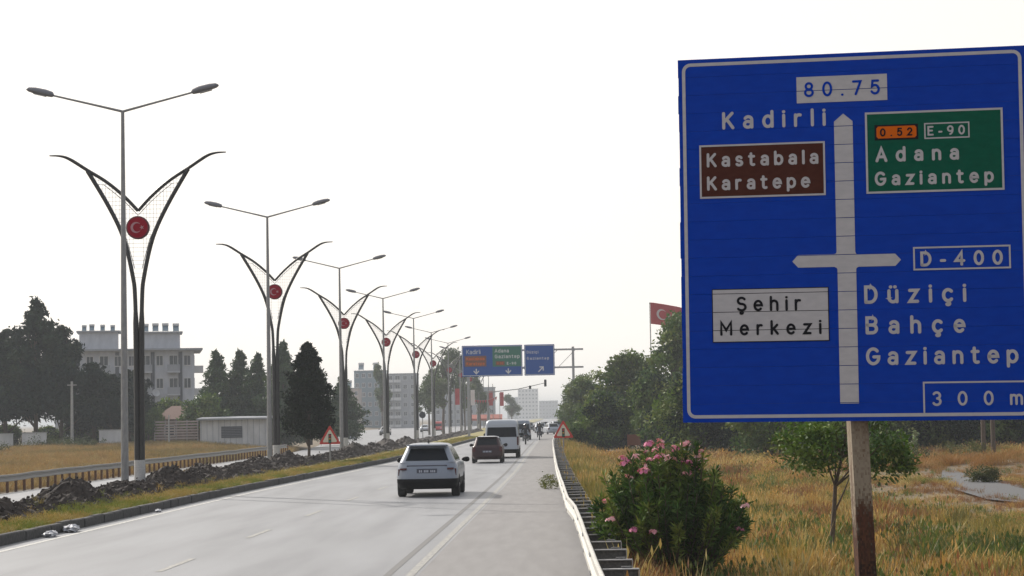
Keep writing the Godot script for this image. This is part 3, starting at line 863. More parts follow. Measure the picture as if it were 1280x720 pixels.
func make_direction_sign():
	var W := 3.73
	var t := thing("direction_sign", "large blue road sign with white cross arrow on a rusty steel post", "road sign", Vector3(1.435, 0, -21.95), deg_to_rad(-9.73))
	var b := Node3D.new()
	b.name = "board"
	t.add_child(b)
	b.position = Vector3(0, 2.30, 0); b.rotation.z = deg_to_rad(-0.5)
	# boards of folded aluminium, one over the other
	for i in 20:
		var s := Shape.new()
		var h := 0.198
		var bow := rng.randf_range(-0.0015, 0.0015)
		var e0 := rng.randf_range(-0.006, 0.006); var e1 := rng.randf_range(-0.006, 0.006)
		var y0 := i * 0.2 + 0.001
		s.prism(PackedVector2Array([Vector2(e0, y0), Vector2(W + e1, y0), Vector2(W + e1, y0 + h), Vector2(e0, y0 + h)]), -0.035, bow)
		part("slat", s, M.sign_blue, b)
	var s := Shape.new()
	for u in [0.35, 1.55, 2.05, 3.35]:
		s.box(Vector3(u, 2.0, -0.07), Vector3(0.07, 3.9, 0.058))
	part("back_rail", s, M.sign_back, b)
	s = Shape.new(); s.box(Vector3(W / 2, 2.0, -0.0375), Vector3(W - 0.03, 3.98, 0.003))
	part("added_gap_sheet", s, M.sign_back, b)  # added behind the slats to stop sky light showing through the gaps
	part("border", outline(0.062, 0.062, W - 0.062, 4.0 - 0.062, 0.036, 0.004, 0.075), M.sign_white, b)
	var za := 0.005; var zb := 0.008; var zc := 0.011
	# road-number plate
	part("number_plate", slat_cut(rect(1.295, 3.467, 2.267, 3.754), za), M.sign_white, b)
	lettering("80.75", 1.375, 2.19, 3.53, 0.165, 0.026, zb, M.sign_blue, b)
	lettering("Kadirli", 0.478, 1.603, 3.208, 0.195, 0.034, za, M.sign_white, b)
	# brown plate
	part("brown_panel", slat_cut(rect(0.222, 2.452, 1.588, 3.042), za, 0.0), M.sign_brown, b)
	part("panel_border", outline(0.222, 2.452, 1.588, 3.042, 0.02, zb), M.sign_white, b)
	lettering("Kastabala", 0.302, 1.518, 2.795, 0.158, 0.029, zb, M.sign_white, b)
	lettering("Karatepe", 0.301, 1.424, 2.538, 0.158, 0.029, zb, M.sign_white, b)
	# green plate
	part("green_panel", slat_cut(rect(2.023, 2.452, 3.476, 3.337), za, 0.0), M.sign_green, b)
	part("panel_border", outline(2.023, 2.452, 3.476, 3.337, 0.022, zb), M.sign_white, b)
	var p := rect(2.123, 3.028, 2.586, 3.196)
	part("number_plate", slat_cut(p, zb, 0.0), M.sign_black, b)
	s = Shape.new()
	s.prism(L([2.16, 3.048, 2.55, 3.048, 2.567, 3.068, 2.567, 3.158, 2.55, 3.178, 2.16, 3.178, 2.143, 3.158, 2.143, 3.068]), zc, zc)
	part("number_face", s, M.sign_orange, b)
	lettering("0.52", 2.18, 2.525, 3.068, 0.09, 0.017, zc + 0.003, M.sign_black, b)
	part("number_border", outline(2.65, 3.026, 3.126, 3.199, 0.014, zb), M.sign_white, b)
	lettering("E-90", 2.684, 3.078, 3.061, 0.104, 0.019, zb, M.sign_white, b)
	lettering("Adana", 2.126, 3.012, 2.79, 0.165, 0.031, zb, M.sign_white, b)
	lettering("Gaziantep", 2.114, 3.368, 2.534, 0.155, 0.029, zb, M.sign_white, b)
	# cross arrow
	var arrow := L([1.697, 0.19, 1.896, 0.19, 1.896, 1.64, 1.905, 1.655, 1.925, 1.664, 2.313, 1.664, 2.374, 1.729, 2.313, 1.796, 1.92, 1.796, 1.9, 1.806, 1.89, 1.825, 1.89, 3.25, 1.791, 3.336, 1.691, 3.25, 1.691, 1.83, 1.685, 1.815, 1.665, 1.806, 1.276, 1.806, 1.214, 1.737, 1.276, 1.669, 1.665, 1.669, 1.69, 1.655, 1.697, 1.64])
	part("arrow", slat_cut(arrow, za), M.sign_white, b)
	# right-hand list
	part("number_border", outline(2.503, 1.61, 3.522, 1.862, 0.018, za), M.sign_white, b)
	lettering("D-400", 2.578, 3.44, 1.65, 0.162, 0.03, za, M.sign_white, b)
	lettering("Düziçi", 1.975, 3.05, 1.26, 0.2, 0.035, za, M.sign_white, b)
	lettering("Bahçe", 1.982, 3.034, 0.93, 0.196, 0.035, za, M.sign_white, b)
	lettering("Gaziantep", 1.98, 3.576, 0.597, 0.194, 0.034, za, M.sign_white, b)
	# town-centre plate
	part("number_plate", slat_cut(rect(0.334, 0.868, 1.598, 1.454), za, 0.0), M.sign_black, b)
	part("town_plate", slat_cut(rect(0.344, 0.878, 1.588, 1.444), zb), M.sign_white, b)
	lettering("Şehir", 0.6, 1.303, 1.203, 0.164, 0.027, zc, M.sign_black, b)
	lettering("Merkezi", 0.418, 1.514, 0.942, 0.16, 0.027, zc, M.sign_black, b)
	# distance
	s = Shape.new()
	s.prism(L([2.574, 0.082, 2.592, 0.082, 2.592, 0.396, 3.648, 0.396, 3.648, 0.414, 2.574, 0.414]), za, za)
	part("number_border", s, M.sign_white, b)
	lettering("300m", 2.668, 3.61, 0.155, 0.155, 0.025, za, M.sign_white, b)
	# post: broad channel, rusted from the foot up
	s = Shape.new()
	var prof := [Vector2(-0.095, 0.0), Vector2(0.095, 0.0), Vector2(0.095, -0.2), Vector2(-0.095, -0.2)]
	for i in 230:
		var y := -0.4 + i * 0.028
		for k in 4:
			var a: Vector2 = prof[k]; var e: Vector2 = prof[(k + 1) % 4]
			for j in 12:
				var q0 := a.lerp(e, j / 12.0); var q1 := a.lerp(e, (j + 1) / 12.0)
				var mid := (q0 + q1) / 2
				var rr := rough.get_noise_3d(mid.x * 7.0, y * 1.3, 3.0 + mid.y * 7.0) * 0.75 + rough.get_noise_3d(mid.x * 22, y * 5.0, 9.0 + mid.y * 22.0) * 0.4
				var fine := rough.get_noise_3d(mid.x * 40, y * 26.0, 5.0 + mid.y * 40.0)
				var rusty := clampf(0.5 + (1.33 - y) * 1.5 + rr * 1.5 + fine * 0.7, 0, 1)
				var old := Color(0.28, 0.235, 0.175).lerp(Color(0.19, 0.14, 0.1), clampf(rr + fine + 0.3, 0, 1))
				var rust := Color(0.03, 0.018, 0.013).lerp(Color(0.10, 0.042, 0.024), clampf(0.35 + rr + fine, 0, 1))
				s.col = old.lerp(rust, rusty)
				s.quad(Vector3(q0.x, y, q0.y), Vector3(q0.x, y + 0.028, q0.y), Vector3(q1.x, y + 0.028, q1.y), Vector3(q1.x, y, q1.y))
	var post := part("post", s, M.plain, t, Vector3(1.955, 0, -0.125))
	post.rotation_order = EULER_ORDER_XYZ
	post.rotation.z = deg_to_rad(1.6)
	post.rotation.y = deg_to_rad(9.73 + 5.0)

func make_gantry():
	var z := -225.0
	var t := thing("gantry_sign", "steel gantry carrying two blue overhead direction signs across the road", "road sign", Vector3(-3.0, 0, z))
	for x in [-9.35, 2.5]:
		var s := Shape.new()
		s.box(Vector3(x + 3.0, 5.0, 0), Vector3(0.28, 10.3, 0.28))
		s.box(Vector3(x + 3.0, 0.1, 0), Vector3(0.9, 0.5, 0.9))
		part("column", s, M.galvanised, t)
	for y in [7.85, 9.85]:
		var s := Shape.new()
		s.box(Vector3(-0.05, y, 0), Vector3(13.4, 0.2, 0.2))
		part("beam", s, M.galvanised, t)
	var s := Shape.new()
	for i in 6:
		var x0 := -6.2 + i * 2.0
		s.tube(PackedVector3Array([Vector3(x0, 7.85, 0), Vector3(x0 + 2.0, 9.85, 0)]), 0.04, 6)
	part("bracing", s, M.galvanised, t)
	for q in [[-10.0, -3.2, "wide_board"], [-2.98, 0.42, "narrow_board"]]:
		var b := Node3D.new()
		b.name = q[2]
		t.add_child(b)
		var x0: float = q[0] + 3.0; var x1: float = q[1] + 3.0
		s = Shape.new()
		s.rounded(Vector3((x0 + x1) / 2, 8.72, 0.2), Vector3(x1 - x0, 3.48, 0.1), 0.03)
		part("panel", s, M.far_blue, b)
		part("border", outline(x0 + 0.06, 7.06, x1 - 0.06, 10.38, 0.06, 0.256), M.far_white, b)
		if q[2] == "wide_board":
			s = Shape.new(); s.prism(rect(-6.7, 8.1, -4.25, 9.3), 0.255, 0.26)
			part("brown_panel", s, M.far_brown, b)
			lettering("Kadirli", -6.5, -4.9, 9.5, 0.5, 0.06, 0.263, M.far_white, b)
			lettering("Kastabala", -6.5, -4.45, 8.8, 0.36, 0.07, 0.265, M.sign_orange, b)
			lettering("Karatepe", -6.5, -4.45, 8.25, 0.36, 0.07, 0.265, M.sign_orange, b)
			s = Shape.new(); s.prism(rect(-3.55, 8.05, -0.32, 10.3), 0.255, 0.26)
			part("green_panel", s, M.far_green, b)
			lettering("Adana", -3.3, -1.7, 9.62, 0.42, 0.07, 0.265, M.far_white, b)
			lettering("Gaziantep", -3.3, -0.5, 8.98, 0.42, 0.07, 0.265, M.far_white, b)
			s = Shape.new(); s.prism(rect(-3.2, 8.2, -2.2, 8.65), 0.262, 0.266)
			part("number_plate", s, M.far_brown, b)
			lettering("0.52", -3.05, -2.35, 8.3, 0.25, 0.05, 0.27, M.sign_orange, b)
			lettering("E-90", -1.95, -0.9, 8.25, 0.3, 0.06, 0.265, M.far_white, b)
			for x in [-5.4, -1.8]: down_arrow(b, x, 7.55)
		else:
			lettering("Düziçi", 0.3, 1.6, 9.45, 0.32, 0.05, 0.265, M.far_white, b)
			lettering("Gaziantep", 0.3, 2.8, 8.75, 0.32, 0.05, 0.265, M.far_white, b)
			s = Shape.new()
			s.ribbon(L([1.6, 7.4, 2.1, 7.9]), 0.12, 0.262); s.ribbon(L([1.75, 7.92, 2.12, 7.92, 2.12, 7.55]), 0.12, 0.264)
			part("arrow", s, M.far_white, b)

func down_arrow(b: Node3D, x: float, y: float):
	var s := Shape.new()
	s.ribbon(L([x, y + 0.25, x, y - 0.25]), 0.13, 0.262)
	s.ribbon(L([x - 0.26, y + 0.02, x, y - 0.26, x + 0.26, y + 0.02]), 0.13, 0.264)
	part("arrow", s, M.far_white, b)

func warning_sign(at: Vector3, size: float, pole: float, label: String):
	var t := thing("warning_sign", label, "road sign", at, 0, "triangular warning signs")
	var s := Shape.new()
	s.tube(PackedVector3Array([Vector3(0, -0.2, 0), Vector3(0, pole + size * 0.75, 0)]), 0.04, 8)
	part("pole", s, M.lamp_steel, t)
	var tri_out := func(r: float) -> PackedVector2Array:
		var p := PackedVector2Array()
		for k in 3:
			var c0 := Vector2(0, pole + size * 0.3) + Vector2.from_angle(PI / 2 + TAU * k / 3) * (size * 0.577 - r * 2.0)
			for j in 4: p.append(c0 + Vector2.from_angle(PI / 2 + TAU * k / 3 - PI / 3 + PI * 2 / 9 * j) * size * 0.05)
		return p
	s = Shape.new(); s.prism(tri_out.call(0.0), 0.045, 0.06)
	var panel := part("panel", s, M.sign_red, t)
	s = Shape.new(); s.prism(tri_out.call(size * 0.105), 0.06, 0.064)
	part("panel_face", s, M.sign_cream, panel)
	s = Shape.new()
	s.rounded(Vector3(0, pole + size * 0.25, 0.066), Vector3(size * 0.15, size * 0.5, 0.008), 0.002)
	part("symbol", s, M.sign_black, panel)
	for k in 3:
		s = Shape.new()
		s.lathe(Vector3(0, pole + size * (0.1 + 0.15 * k), 0.069), Vector3.BACK, [[0, size * 0.055], [0.006, size * 0.055], [0.006, 0.0]], 12)
		part("symbol_dot", s, [M.far_green, M.amber, M.signal_red][k], panel)

func make_small_signs():
	warning_sign(Vector3(-11.5, 0.15, -103.5), 0.98, 1.05, "red triangular warning sign on a thin pole beside the dark median tree")
	warning_sign(Vector3(0.62, -0.05, -113.0), 1.0, 1.25, "red triangular warning sign behind the right-hand guardrail")
	# back of a round sign on the median
	var t := thing("round_sign", "round dark sign seen from behind on a thin pole in the median", "road sign", Vector3(-15.0, 0.1, -232.0))
	var s := Shape.new()
	s.tube(PackedVector3Array([Vector3(0, -0.2, 0), Vector3(0, 3.0, 0)]), 0.045, 8)
	part("pole", s, M.lamp_steel, t)
	s = Shape.new()
	s.lathe(Vector3(0, 2.7, 0.05), Vector3.BACK, [[0, 0], [0, 0.38], [0.03, 0.38], [0.03, 0]], 20)
	part("panel", s, M.sign_back, t)
	# signal on a long arm over the road
	t = thing("traffic_signal", "black traffic light hanging from a long arm under the gantry boards", "traffic light", Vector3(-9.6, 0, -300.0))
	s = Shape.new()
	s.tube(PackedVector3Array([Vector3(0, 0, 0), Vector3(0, 3.5, 0), Vector3(0, 6.2, 0)]), [0.12, 0.1, 0.08], 8)
	part("pole", s, M.lamp_steel, t)
	s = Shape.new()
	s.tube(PackedVector3Array([Vector3(0, 6.1, 0), Vector3(4.5, 6.5, 0), Vector3(8.8, 7.4, 0)]), [0.08, 0.06, 0.05], 8)
	part("arm", s, M.lamp_steel, t)
	for q in [[8.7, 7.35], [6.4, 6.75]]:
		s = Shape.new()
		s.rounded(Vector3(q[0], q[1], 0.15), Vector3(0.36, 1.05 if q[0] > 8 else 0.5, 0.25), 0.04)
		part("signal_head", s, M.black_plastic, t)
	# small red notice among the bushes on the right
	t = thing("red_notice", "small faded red notice board at the foot of the right-hand bushes", "sign", Vector3(6.0, ground_y(6.0, -148.0), -148.0), 0.1)
	s = Shape.new(); s.rounded(Vector3(0, 0.75, 0), Vector3(1.0, 0.8, 0.04), 0.01)
	part("panel", s, M.far_brown, t)
	for x in [-0.45, 0.45]:
		s = Shape.new(); s.box(Vector3(x, 0.5, -0.05), Vector3(0.06, 1.4, 0.05))
		part("leg", s, M.rust, t)

# ------------------------------------------------------------------ vehicles
func ring(y: float, w: float, zr: float, zf: float, r: float) -> PackedVector3Array:
	var p := PackedVector3Array()
	for q in [[w - r, zr - r, 90.0], [-(w - r), zr - r, 180.0], [-(w - r), zf + r, 270.0], [w - r, zf + r, 360.0]]:
		for k in 5:
			var th := deg_to_rad(q[2] - 90.0 + 22.5 * k)
			p.append(Vector3(q[0] + r * cos(th), y, q[1] + r * sin(th)))
	return p

func loft(levels: Array, top := false, bottom := false) -> Shape:
	var rows := []
	for l in levels: rows.append(ring(l[0], l[1], l[2], l[3], l[4]))
	var s := Shape.new()
	s.grid(rows, true)
	if top: s.cap(rows[-1], false)
	if bottom: s.cap(rows[0], true)
	return s

# spec: lower, body, cabin, roof level lists, glass spans and wheel places
func make_car(called: String, spec: Dictionary, label: String, category: String, at: Vector3, turn := 0.0, group := "") -> Node3D:
	var t := thing(called, label, category, at, turn, group)
	var pm: Material = M[spec.paint]
	part("lower_trim", loft(spec.lower, false, true), M.black_plastic if spec.get("trim", true) else pm, t)
	var body := part("body", loft(spec.body), pm, t)
	part("cabin", loft(spec.cabin), pm, t)
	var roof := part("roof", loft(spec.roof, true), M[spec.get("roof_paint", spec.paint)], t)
	# windows lie a little proud on the cabin's faces
	var c0: Array = spec.cabin[0]; var c1: Array = spec.cabin[-1]
	var span := func(k: float) -> Array:
		var o := []
		for i in 5: o.append(lerpf(c0[i], c1[i], k))
		return o
	var lo: Array = span.call(spec.get("glass_lo", 0.1)); var hi: Array = span.call(spec.get("glass_hi", 0.92))
	for q in [["rear_window", 2, 1.0, 0.014], ["windscreen", 3, -1.0, 0.014]]:
		if spec.get("no_rear", false) and q[0] == "rear_window": continue
		var s := Shape.new()
		var wl: float = (lo[1] - lo[4] * 0.75); var wh: float = (hi[1] - hi[4] * 0.75)
		var zl: float = lo[q[1]] + q[2] * q[3]; var zh: float = hi[q[1]] + q[2] * q[3]
		var f: float = q[2]
		s.quad(Vector3(-wl * f, lo[0], zl), Vector3(-wh * f, hi[0], zh), Vector3(wh * f, hi[0], zh), Vector3(wl * f, lo[0], zl))
		part(q[0], s, M.glass, t)
	for k in [-1.0, 1.0]:
		for g in spec.side_glass:
			var s := Shape.new()
			var y0: float = lo[0]; var y1: float = hi[0]
			s.quad(Vector3(k * (lo[1] + 0.012), y0, g[0] * k if false else g[0]), Vector3(k * (hi[1] + 0.012), y1, g[1]), Vector3(k * (hi[1] + 0.012), y1, g[2]), Vector3(k * (lo[1] + 0.012), y0, g[3]))
			part("side_window", s, M.glass, t)
		var m := Shape.new()
		m.lathe(Vector3(k * (spec.width / 2 + 0.02), spec.mirror_y, spec.mirror_z), Vector3(k, 0, 0), [[-0.05, 0.02], [0.0, 0.06], [0.08, 0.085], [0.16, 0.08], [0.2, 0.04], [0.2, 0.0]], 10)
		part("wing_mirror", m, M.black_plastic, t)
		# lights
		var s2 := Shape.new()
		for b in spec.tail: s2.box(Vector3(k * b[0], b[1], b[2]), Vector3(b[3], b[4], 0.06))
		part("tail_light", s2, M.tail_red, body)
		s2 = Shape.new()
		s2.box(Vector3(k * (spec.width / 2 - 0.28), spec.head_y, spec.body[0][3] + 0.03), Vector3(0.36, 0.14, 0.1))
		part("headlight", s2, M.head_glass, body)
		for z in spec.axles:
			var w := Shape.new()
			var r: float = spec.wheel
			var ww: float = spec.get("tread", 0.22)
			w.lathe(Vector3(k * (spec.width / 2 - ww + 0.012), r, z), Vector3(k, 0, 0), [[0, 0], [0, r * 0.9], [0.03, r], [ww - 0.03, r], [ww, r * 0.92], [ww, r * 0.66]], 24)
			var wh2 := part("wheel", w, M.tyre, t)
			w = Shape.new()
			w.lathe(Vector3(k * (spec.width / 2 - ww + 0.012), r, z), Vector3(k, 0, 0), [[ww - 0.02, r * 0.66], [ww - 0.05, r * 0.55], [ww - 0.01, r * 0.16], [ww + 0.005, r * 0.1], [ww + 0.005, 0]], 15)
			part("rim", w, M.rim, wh2)
	# number plate, with its row of small marks
	var np: Array = spec.plate
	var s3 := Shape.new()
	s3.box(Vector3(0, np[0], np[1]), Vector3(np[2], 0.125 if np.size() < 4 else np[3], 0.02))
	var pl := part("number_plate", s3, M.plate_dark, body)  # white plate painted dark, its shade put into the colour
	s3 = Shape.new()
	for x in [-0.36, -0.27, -0.12, -0.04, 0.04, 0.2, 0.29, 0.38]:
		s3.box(Vector3(x * np[2], np[0], np[1] + 0.012), Vector3(0.035, 0.07, 0.006))
	part("plate_mark", s3, M.plate_light, pl)
	# inner closing of the floor
	var fl := Shape.new()
	fl.box(Vector3(0, spec.lower[0][0] + 0.06, 0), Vector3(spec.width - 0.5, 0.1, spec.lower[0][2] - spec.lower[0][3] - 0.3))
	part("floor_pan", fl, M.black_plastic, t)
	if spec.get("spoiler"):
		var sp := Shape.new()
		sp.rounded(spec.spoiler, Vector3(spec.width * 0.68, 0.05, 0.26), 0.02)
		part("spoiler", sp, pm, roof)
	if spec.get("antenna"):
		var an := Shape.new()
		an.prism(L([-0.12, 0, 0.12, 0, 0.12, 0.09, 0.06, 0.09]), -0.02, 0.02)
		var ao := part("antenna_fin", an, M.black_plastic, roof, spec.antenna)
		ao.rotation.y = PI / 2
	if spec.get("bar"):
		var br := Shape.new()
		br.rounded(spec.bar, Vector3(spec.width * 0.66, 0.045, 0.05), 0.012)
		part("light_bar", br, M.plate_dark, body)
	return t

func suv_spec(col: String) -> Dictionary:
	return {"paint": col, "width": 1.88, "wheel": 0.355, "tread": 0.25, "axles": [1.38, -1.36], "mirror_y": 1.08, "mirror_z": -0.72, "head_y": 0.8,
		"lower": [[0.24, 0.80, 2.02, -2.1, 0.3], [0.30, 0.89, 2.2, -2.25, 0.28], [0.45, 0.93, 2.29, -2.31, 0.26], [0.56, 0.935, 2.27, -2.31, 0.26]],
		"body": [[0.56, 0.935, 2.26, -2.31, 0.34], [0.68, 0.945, 2.25, -2.32, 0.38], [0.84, 0.945, 2.22, -2.28, 0.4], [0.97, 0.92, 2.17, -2.15, 0.4], [1.03, 0.885, 2.14, -1.7, 0.36], [1.06, 0.86, 2.12, -1.05, 0.26]],
		"cabin": [[1.06, 0.86, 2.12, -1.05, 0.24], [1.52, 0.655, 1.80, -0.25, 0.22]],
		"roof": [[1.52, 0.655, 1.84, -0.25, 0.22], [1.58, 0.625, 1.8, -0.1, 0.22], [1.62, 0.54, 1.6, 0.1, 0.22], [1.64, 0.36, 1.2, 0.35, 0.2]],
		"glass_lo": 0.12, "glass_hi": 0.9, "side_glass": [[1.75, 1.5, 0.62, 0.62], [0.52, 0.52, -0.25, -0.72]],
		"tail": [[0.72, 0.86, 2.19, 0.2, 0.06], [0.86, 0.76, 2.06, 0.06, 0.2]], "plate": [0.79, 2.23, 0.62, 0.15], "spoiler": Vector3(0, 1.57, 1.9), "antenna": Vector3(0, 1.64, 1.3), "bar": Vector3(0, 0.955, 2.16)}

func hatch_spec(col: String) -> Dictionary:
	return {"paint": col, "width": 1.7, "wheel": 0.29, "tread": 0.19, "axles": [1.25, -1.25], "mirror_y": 0.95, "mirror_z": -0.62, "head_y": 0.65, "trim": false, "roof_paint": "silver" if col == "wine" else col,  # wine car: roof coloured silver to paint in sun glare
		"lower": [[0.2, 0.72, 1.8, -1.85, 0.28], [0.28, 0.8, 1.95, -2.0, 0.28], [0.4, 0.84, 2.0, -2.05, 0.26]],
		"body": [[0.4, 0.84, 2.0, -2.05, 0.26], [0.6, 0.85, 1.99, -2.05, 0.26], [0.78, 0.845, 1.94, -1.95, 0.26], [0.9, 0.82, 1.88, -1.55, 0.26], [0.94, 0.77, 1.82, -0.95, 0.24]],
		"cabin": [[0.94, 0.77, 1.82, -0.95, 0.24], [1.36, 0.63, 1.48, -0.2, 0.2]],
		"roof": [[1.36, 0.63, 1.5, -0.2, 0.2], [1.41, 0.6, 1.42, -0.05, 0.2], [1.44, 0.5, 1.2, 0.15, 0.2], [1.455, 0.35, 0.9, 0.3, 0.18]],
		"glass_lo": 0.1, "glass_hi": 0.9, "side_glass": [[1.5, 1.22, 0.5, 0.5], [0.42, 0.42, -0.2, -0.6]],
		"tail": [[0.74, 0.75, 1.93, 0.16, 0.26]], "plate": [0.63, 2.0, 0.52, 0.11], "spoiler": Vector3(0, 1.4, 1.48)}

func van_spec(col: String) -> Dictionary:
	return {"paint": col, "width": 1.98, "wheel": 0.35, "tread": 0.22, "axles": [1.6, -1.7], "mirror_y": 1.35, "mirror_z": -1.75, "head_y": 0.85, "trim": true,
		"lower": [[0.28, 0.88, 2.5, -2.55, 0.15], [0.36, 0.96, 2.62, -2.66, 0.15], [0.52, 0.985, 2.65, -2.7, 0.15]],
		"body": [[0.52, 0.985, 2.62, -2.7, 0.15], [0.8, 0.99, 2.6, -2.7, 0.15], [1.12, 0.99, 2.58, -2.55, 0.15], [1.2, 0.985, 2.57, -2.1, 0.15]],
		"cabin": [[1.2, 0.985, 2.57, -2.1, 0.15], [1.95, 0.92, 2.5, -1.4, 0.15]],
		"roof": [[1.95, 0.92, 2.5, -1.4, 0.15], [2.12, 0.88, 2.47, -1.2, 0.18], [2.22, 0.78, 2.38, -1.0, 0.2], [2.25, 0.6, 2.1, -0.7, 0.2]],
		"glass_lo": 0.04, "glass_hi": 0.8, "side_glass": [[2.2, 2.2, 1.1, 1.1], [1.0, 1.0, -0.1, -0.1], [-0.25, -0.25, -1.15, -1.5]],
		"tail": [[0.93, 1.0, 2.57, 0.1, 0.5]], "plate": [0.72, 2.62, 0.52, 0.11]}

func make_vehicles():
	make_car("sport_utility_vehicle", suv_spec("pearl"), "silver-white sport utility vehicle driving away, largest of the vehicles", "car", Vector3(-3.83, 0, -63.4), -0.008)
	make_car("hatchback", hatch_spec("wine"), "dark red hatchback with sun glare painted on its roof driving behind the white van", "car", Vector3(-3.42, 0, -106.6)).scale = Vector3(0.95, 0.97, 0.97)
	make_car("van", van_spec("pale"), "white panel van directly ahead of the dark red hatchback", "van", Vector3(-2.95, 0, -119.4))
	make_car("van", van_spec("pearl"), "small white van far down the road, just right of the larger van", "van", Vector3(-3.15, 0, -208.5)).scale = Vector3(0.92, 0.9, 0.92)
	# cars waiting at the crossing
	var far := "cars queuing far down the road"
	make_car("sedan", hatch_spec("silver"), "silver car nearest in the far queue, beside the right-hand guardrail", "car", Vector3(-0.2, 0, -265), 0.25, far)
	make_car("sedan", hatch_spec("pale"), "white car in the far queue beyond the second motorcycle", "car", Vector3(-1.7, 0, -292), 0.0, far)
	make_car("sedan", suv_spec("pearl"), "white tall car in the far queue behind the silver one", "car", Vector3(0.6, 0, -301), 0.1, far)
	make_car("sedan", hatch_spec("grey_car"), "grey car deep in the far queue, left of the white cars", "car", Vector3(-3.8, 0, -330), 0.0, far)
	make_car("sedan", hatch_spec("silver"), "pale car deepest in the far queue under the traffic light", "car", Vector3(-1.4, 0, -352), 0.0, far)
	# oncoming traffic
	var opp := "oncoming cars on the opposite carriageway"
	make_car("sedan", hatch_spec("pale"), "white oncoming car just right of the median warning sign", "car", Vector3(-28.6, OPP_Y, -283), PI, opp)
	make_car("sedan", suv_spec("grey_car"), "grey oncoming car beyond the third street lamp", "car", Vector3(-30.6, OPP_Y, -367), PI, opp)
	make_car("sedan", suv_spec("pale"), "white oncoming car farthest away, by the round sign", "car", Vector3(-27.3, OPP_Y, -430), PI, opp)
	make_car("van", van_spec("red_car"), "red and white oncoming van at the far end of the median bank", "van", Vector3(-24.2, OPP_Y, -425), PI, opp)
	make_motorcycles()

func smin(a: float, b: float, k: float) -> float:
	var h := clampf(0.5 + 0.5 * (b - a) / k, 0, 1)
	return lerpf(b, a, h) - k * h * (1.0 - h)

func figure(bones: Array, lo: Vector3, hi: Vector3, cell: float, tint: Callable) -> Shape:    # surface nets round tapered bones
	var nx := int((hi.x - lo.x) / cell) + 1; var ny := int((hi.y - lo.y) / cell) + 1; var nz := int((hi.z - lo.z) / cell) + 1
	var f := PackedFloat32Array(); f.resize(nx * ny * nz)
	for k in nz:
		for j in ny:
			for i in nx:
				var p := lo + Vector3(i, j, k) * cell
				var d := 1e9
				for b in bones:
					var ab: Vector3 = b[1] - b[0]
					var q := clampf((p - b[0]).dot(ab) / maxf(ab.length_squared(), 1e-6), 0, 1)
					var e: float = p.distance_to(b[0] + ab * q) - lerpf(b[2], b[3], q)
					d = e if d > 1e8 else smin(d, e, 0.035)
				f[i + nx * (j + ny * k)] = d
	var idx := {}
	var pos := []
	for k in nz - 1:
		for j in ny - 1:
			for i in nx - 1:
				var sum := Vector3.ZERO; var cnt := 0
				for e in [[0, 0, 0, 1, 0, 0], [0, 1, 0, 1, 1, 0], [0, 0, 1, 1, 0, 1], [0, 1, 1, 1, 1, 1], [0, 0, 0, 0, 1, 0], [1, 0, 0, 1, 1, 0], [0, 0, 1, 0, 1, 1], [1, 0, 1, 1, 1, 1], [0, 0, 0, 0, 0, 1], [1, 0, 0, 1, 0, 1], [0, 1, 0, 0, 1, 1], [1, 1, 0, 1, 1, 1]]:
					var a := f[i + e[0] + nx * (j + e[1] + ny * (k + e[2]))]; var b := f[i + e[3] + nx * (j + e[4] + ny * (k + e[5]))]
					if (a < 0) != (b < 0):
						sum += Vector3(e[0], e[1], e[2]).lerp(Vector3(e[3], e[4], e[5]), a / (a - b)); cnt += 1
				if cnt:
					idx[i + nx * (j + ny * k)] = pos.size()
					pos.append(lo + (Vector3(i, j, k) + sum / cnt) * cell)
	var s := Shape.new()
	var st := [1, nx, nx * ny]
	for k in range(1, nz - 1):
		for j in range(1, ny - 1):
			for i in range(1, nx - 1):
				var o := i + nx * (j + ny * k)
				for ax in 3:
					if (f[o] < 0) != (f[o + st[ax]] < 0):
						var u: int = st[(ax + 1) % 3]; var w: int = st[(ax + 2) % 3]
						var q := [pos[idx[o]], pos[idx[o - u]], pos[idx[o - u - w]], pos[idx[o - w]]]
						s.col = tint.call(q[0])
						if f[o] < 0: s.quad(q[3], q[2], q[1], q[0])
						else: s.quad(q[0], q[1], q[2], q[3])
	return s

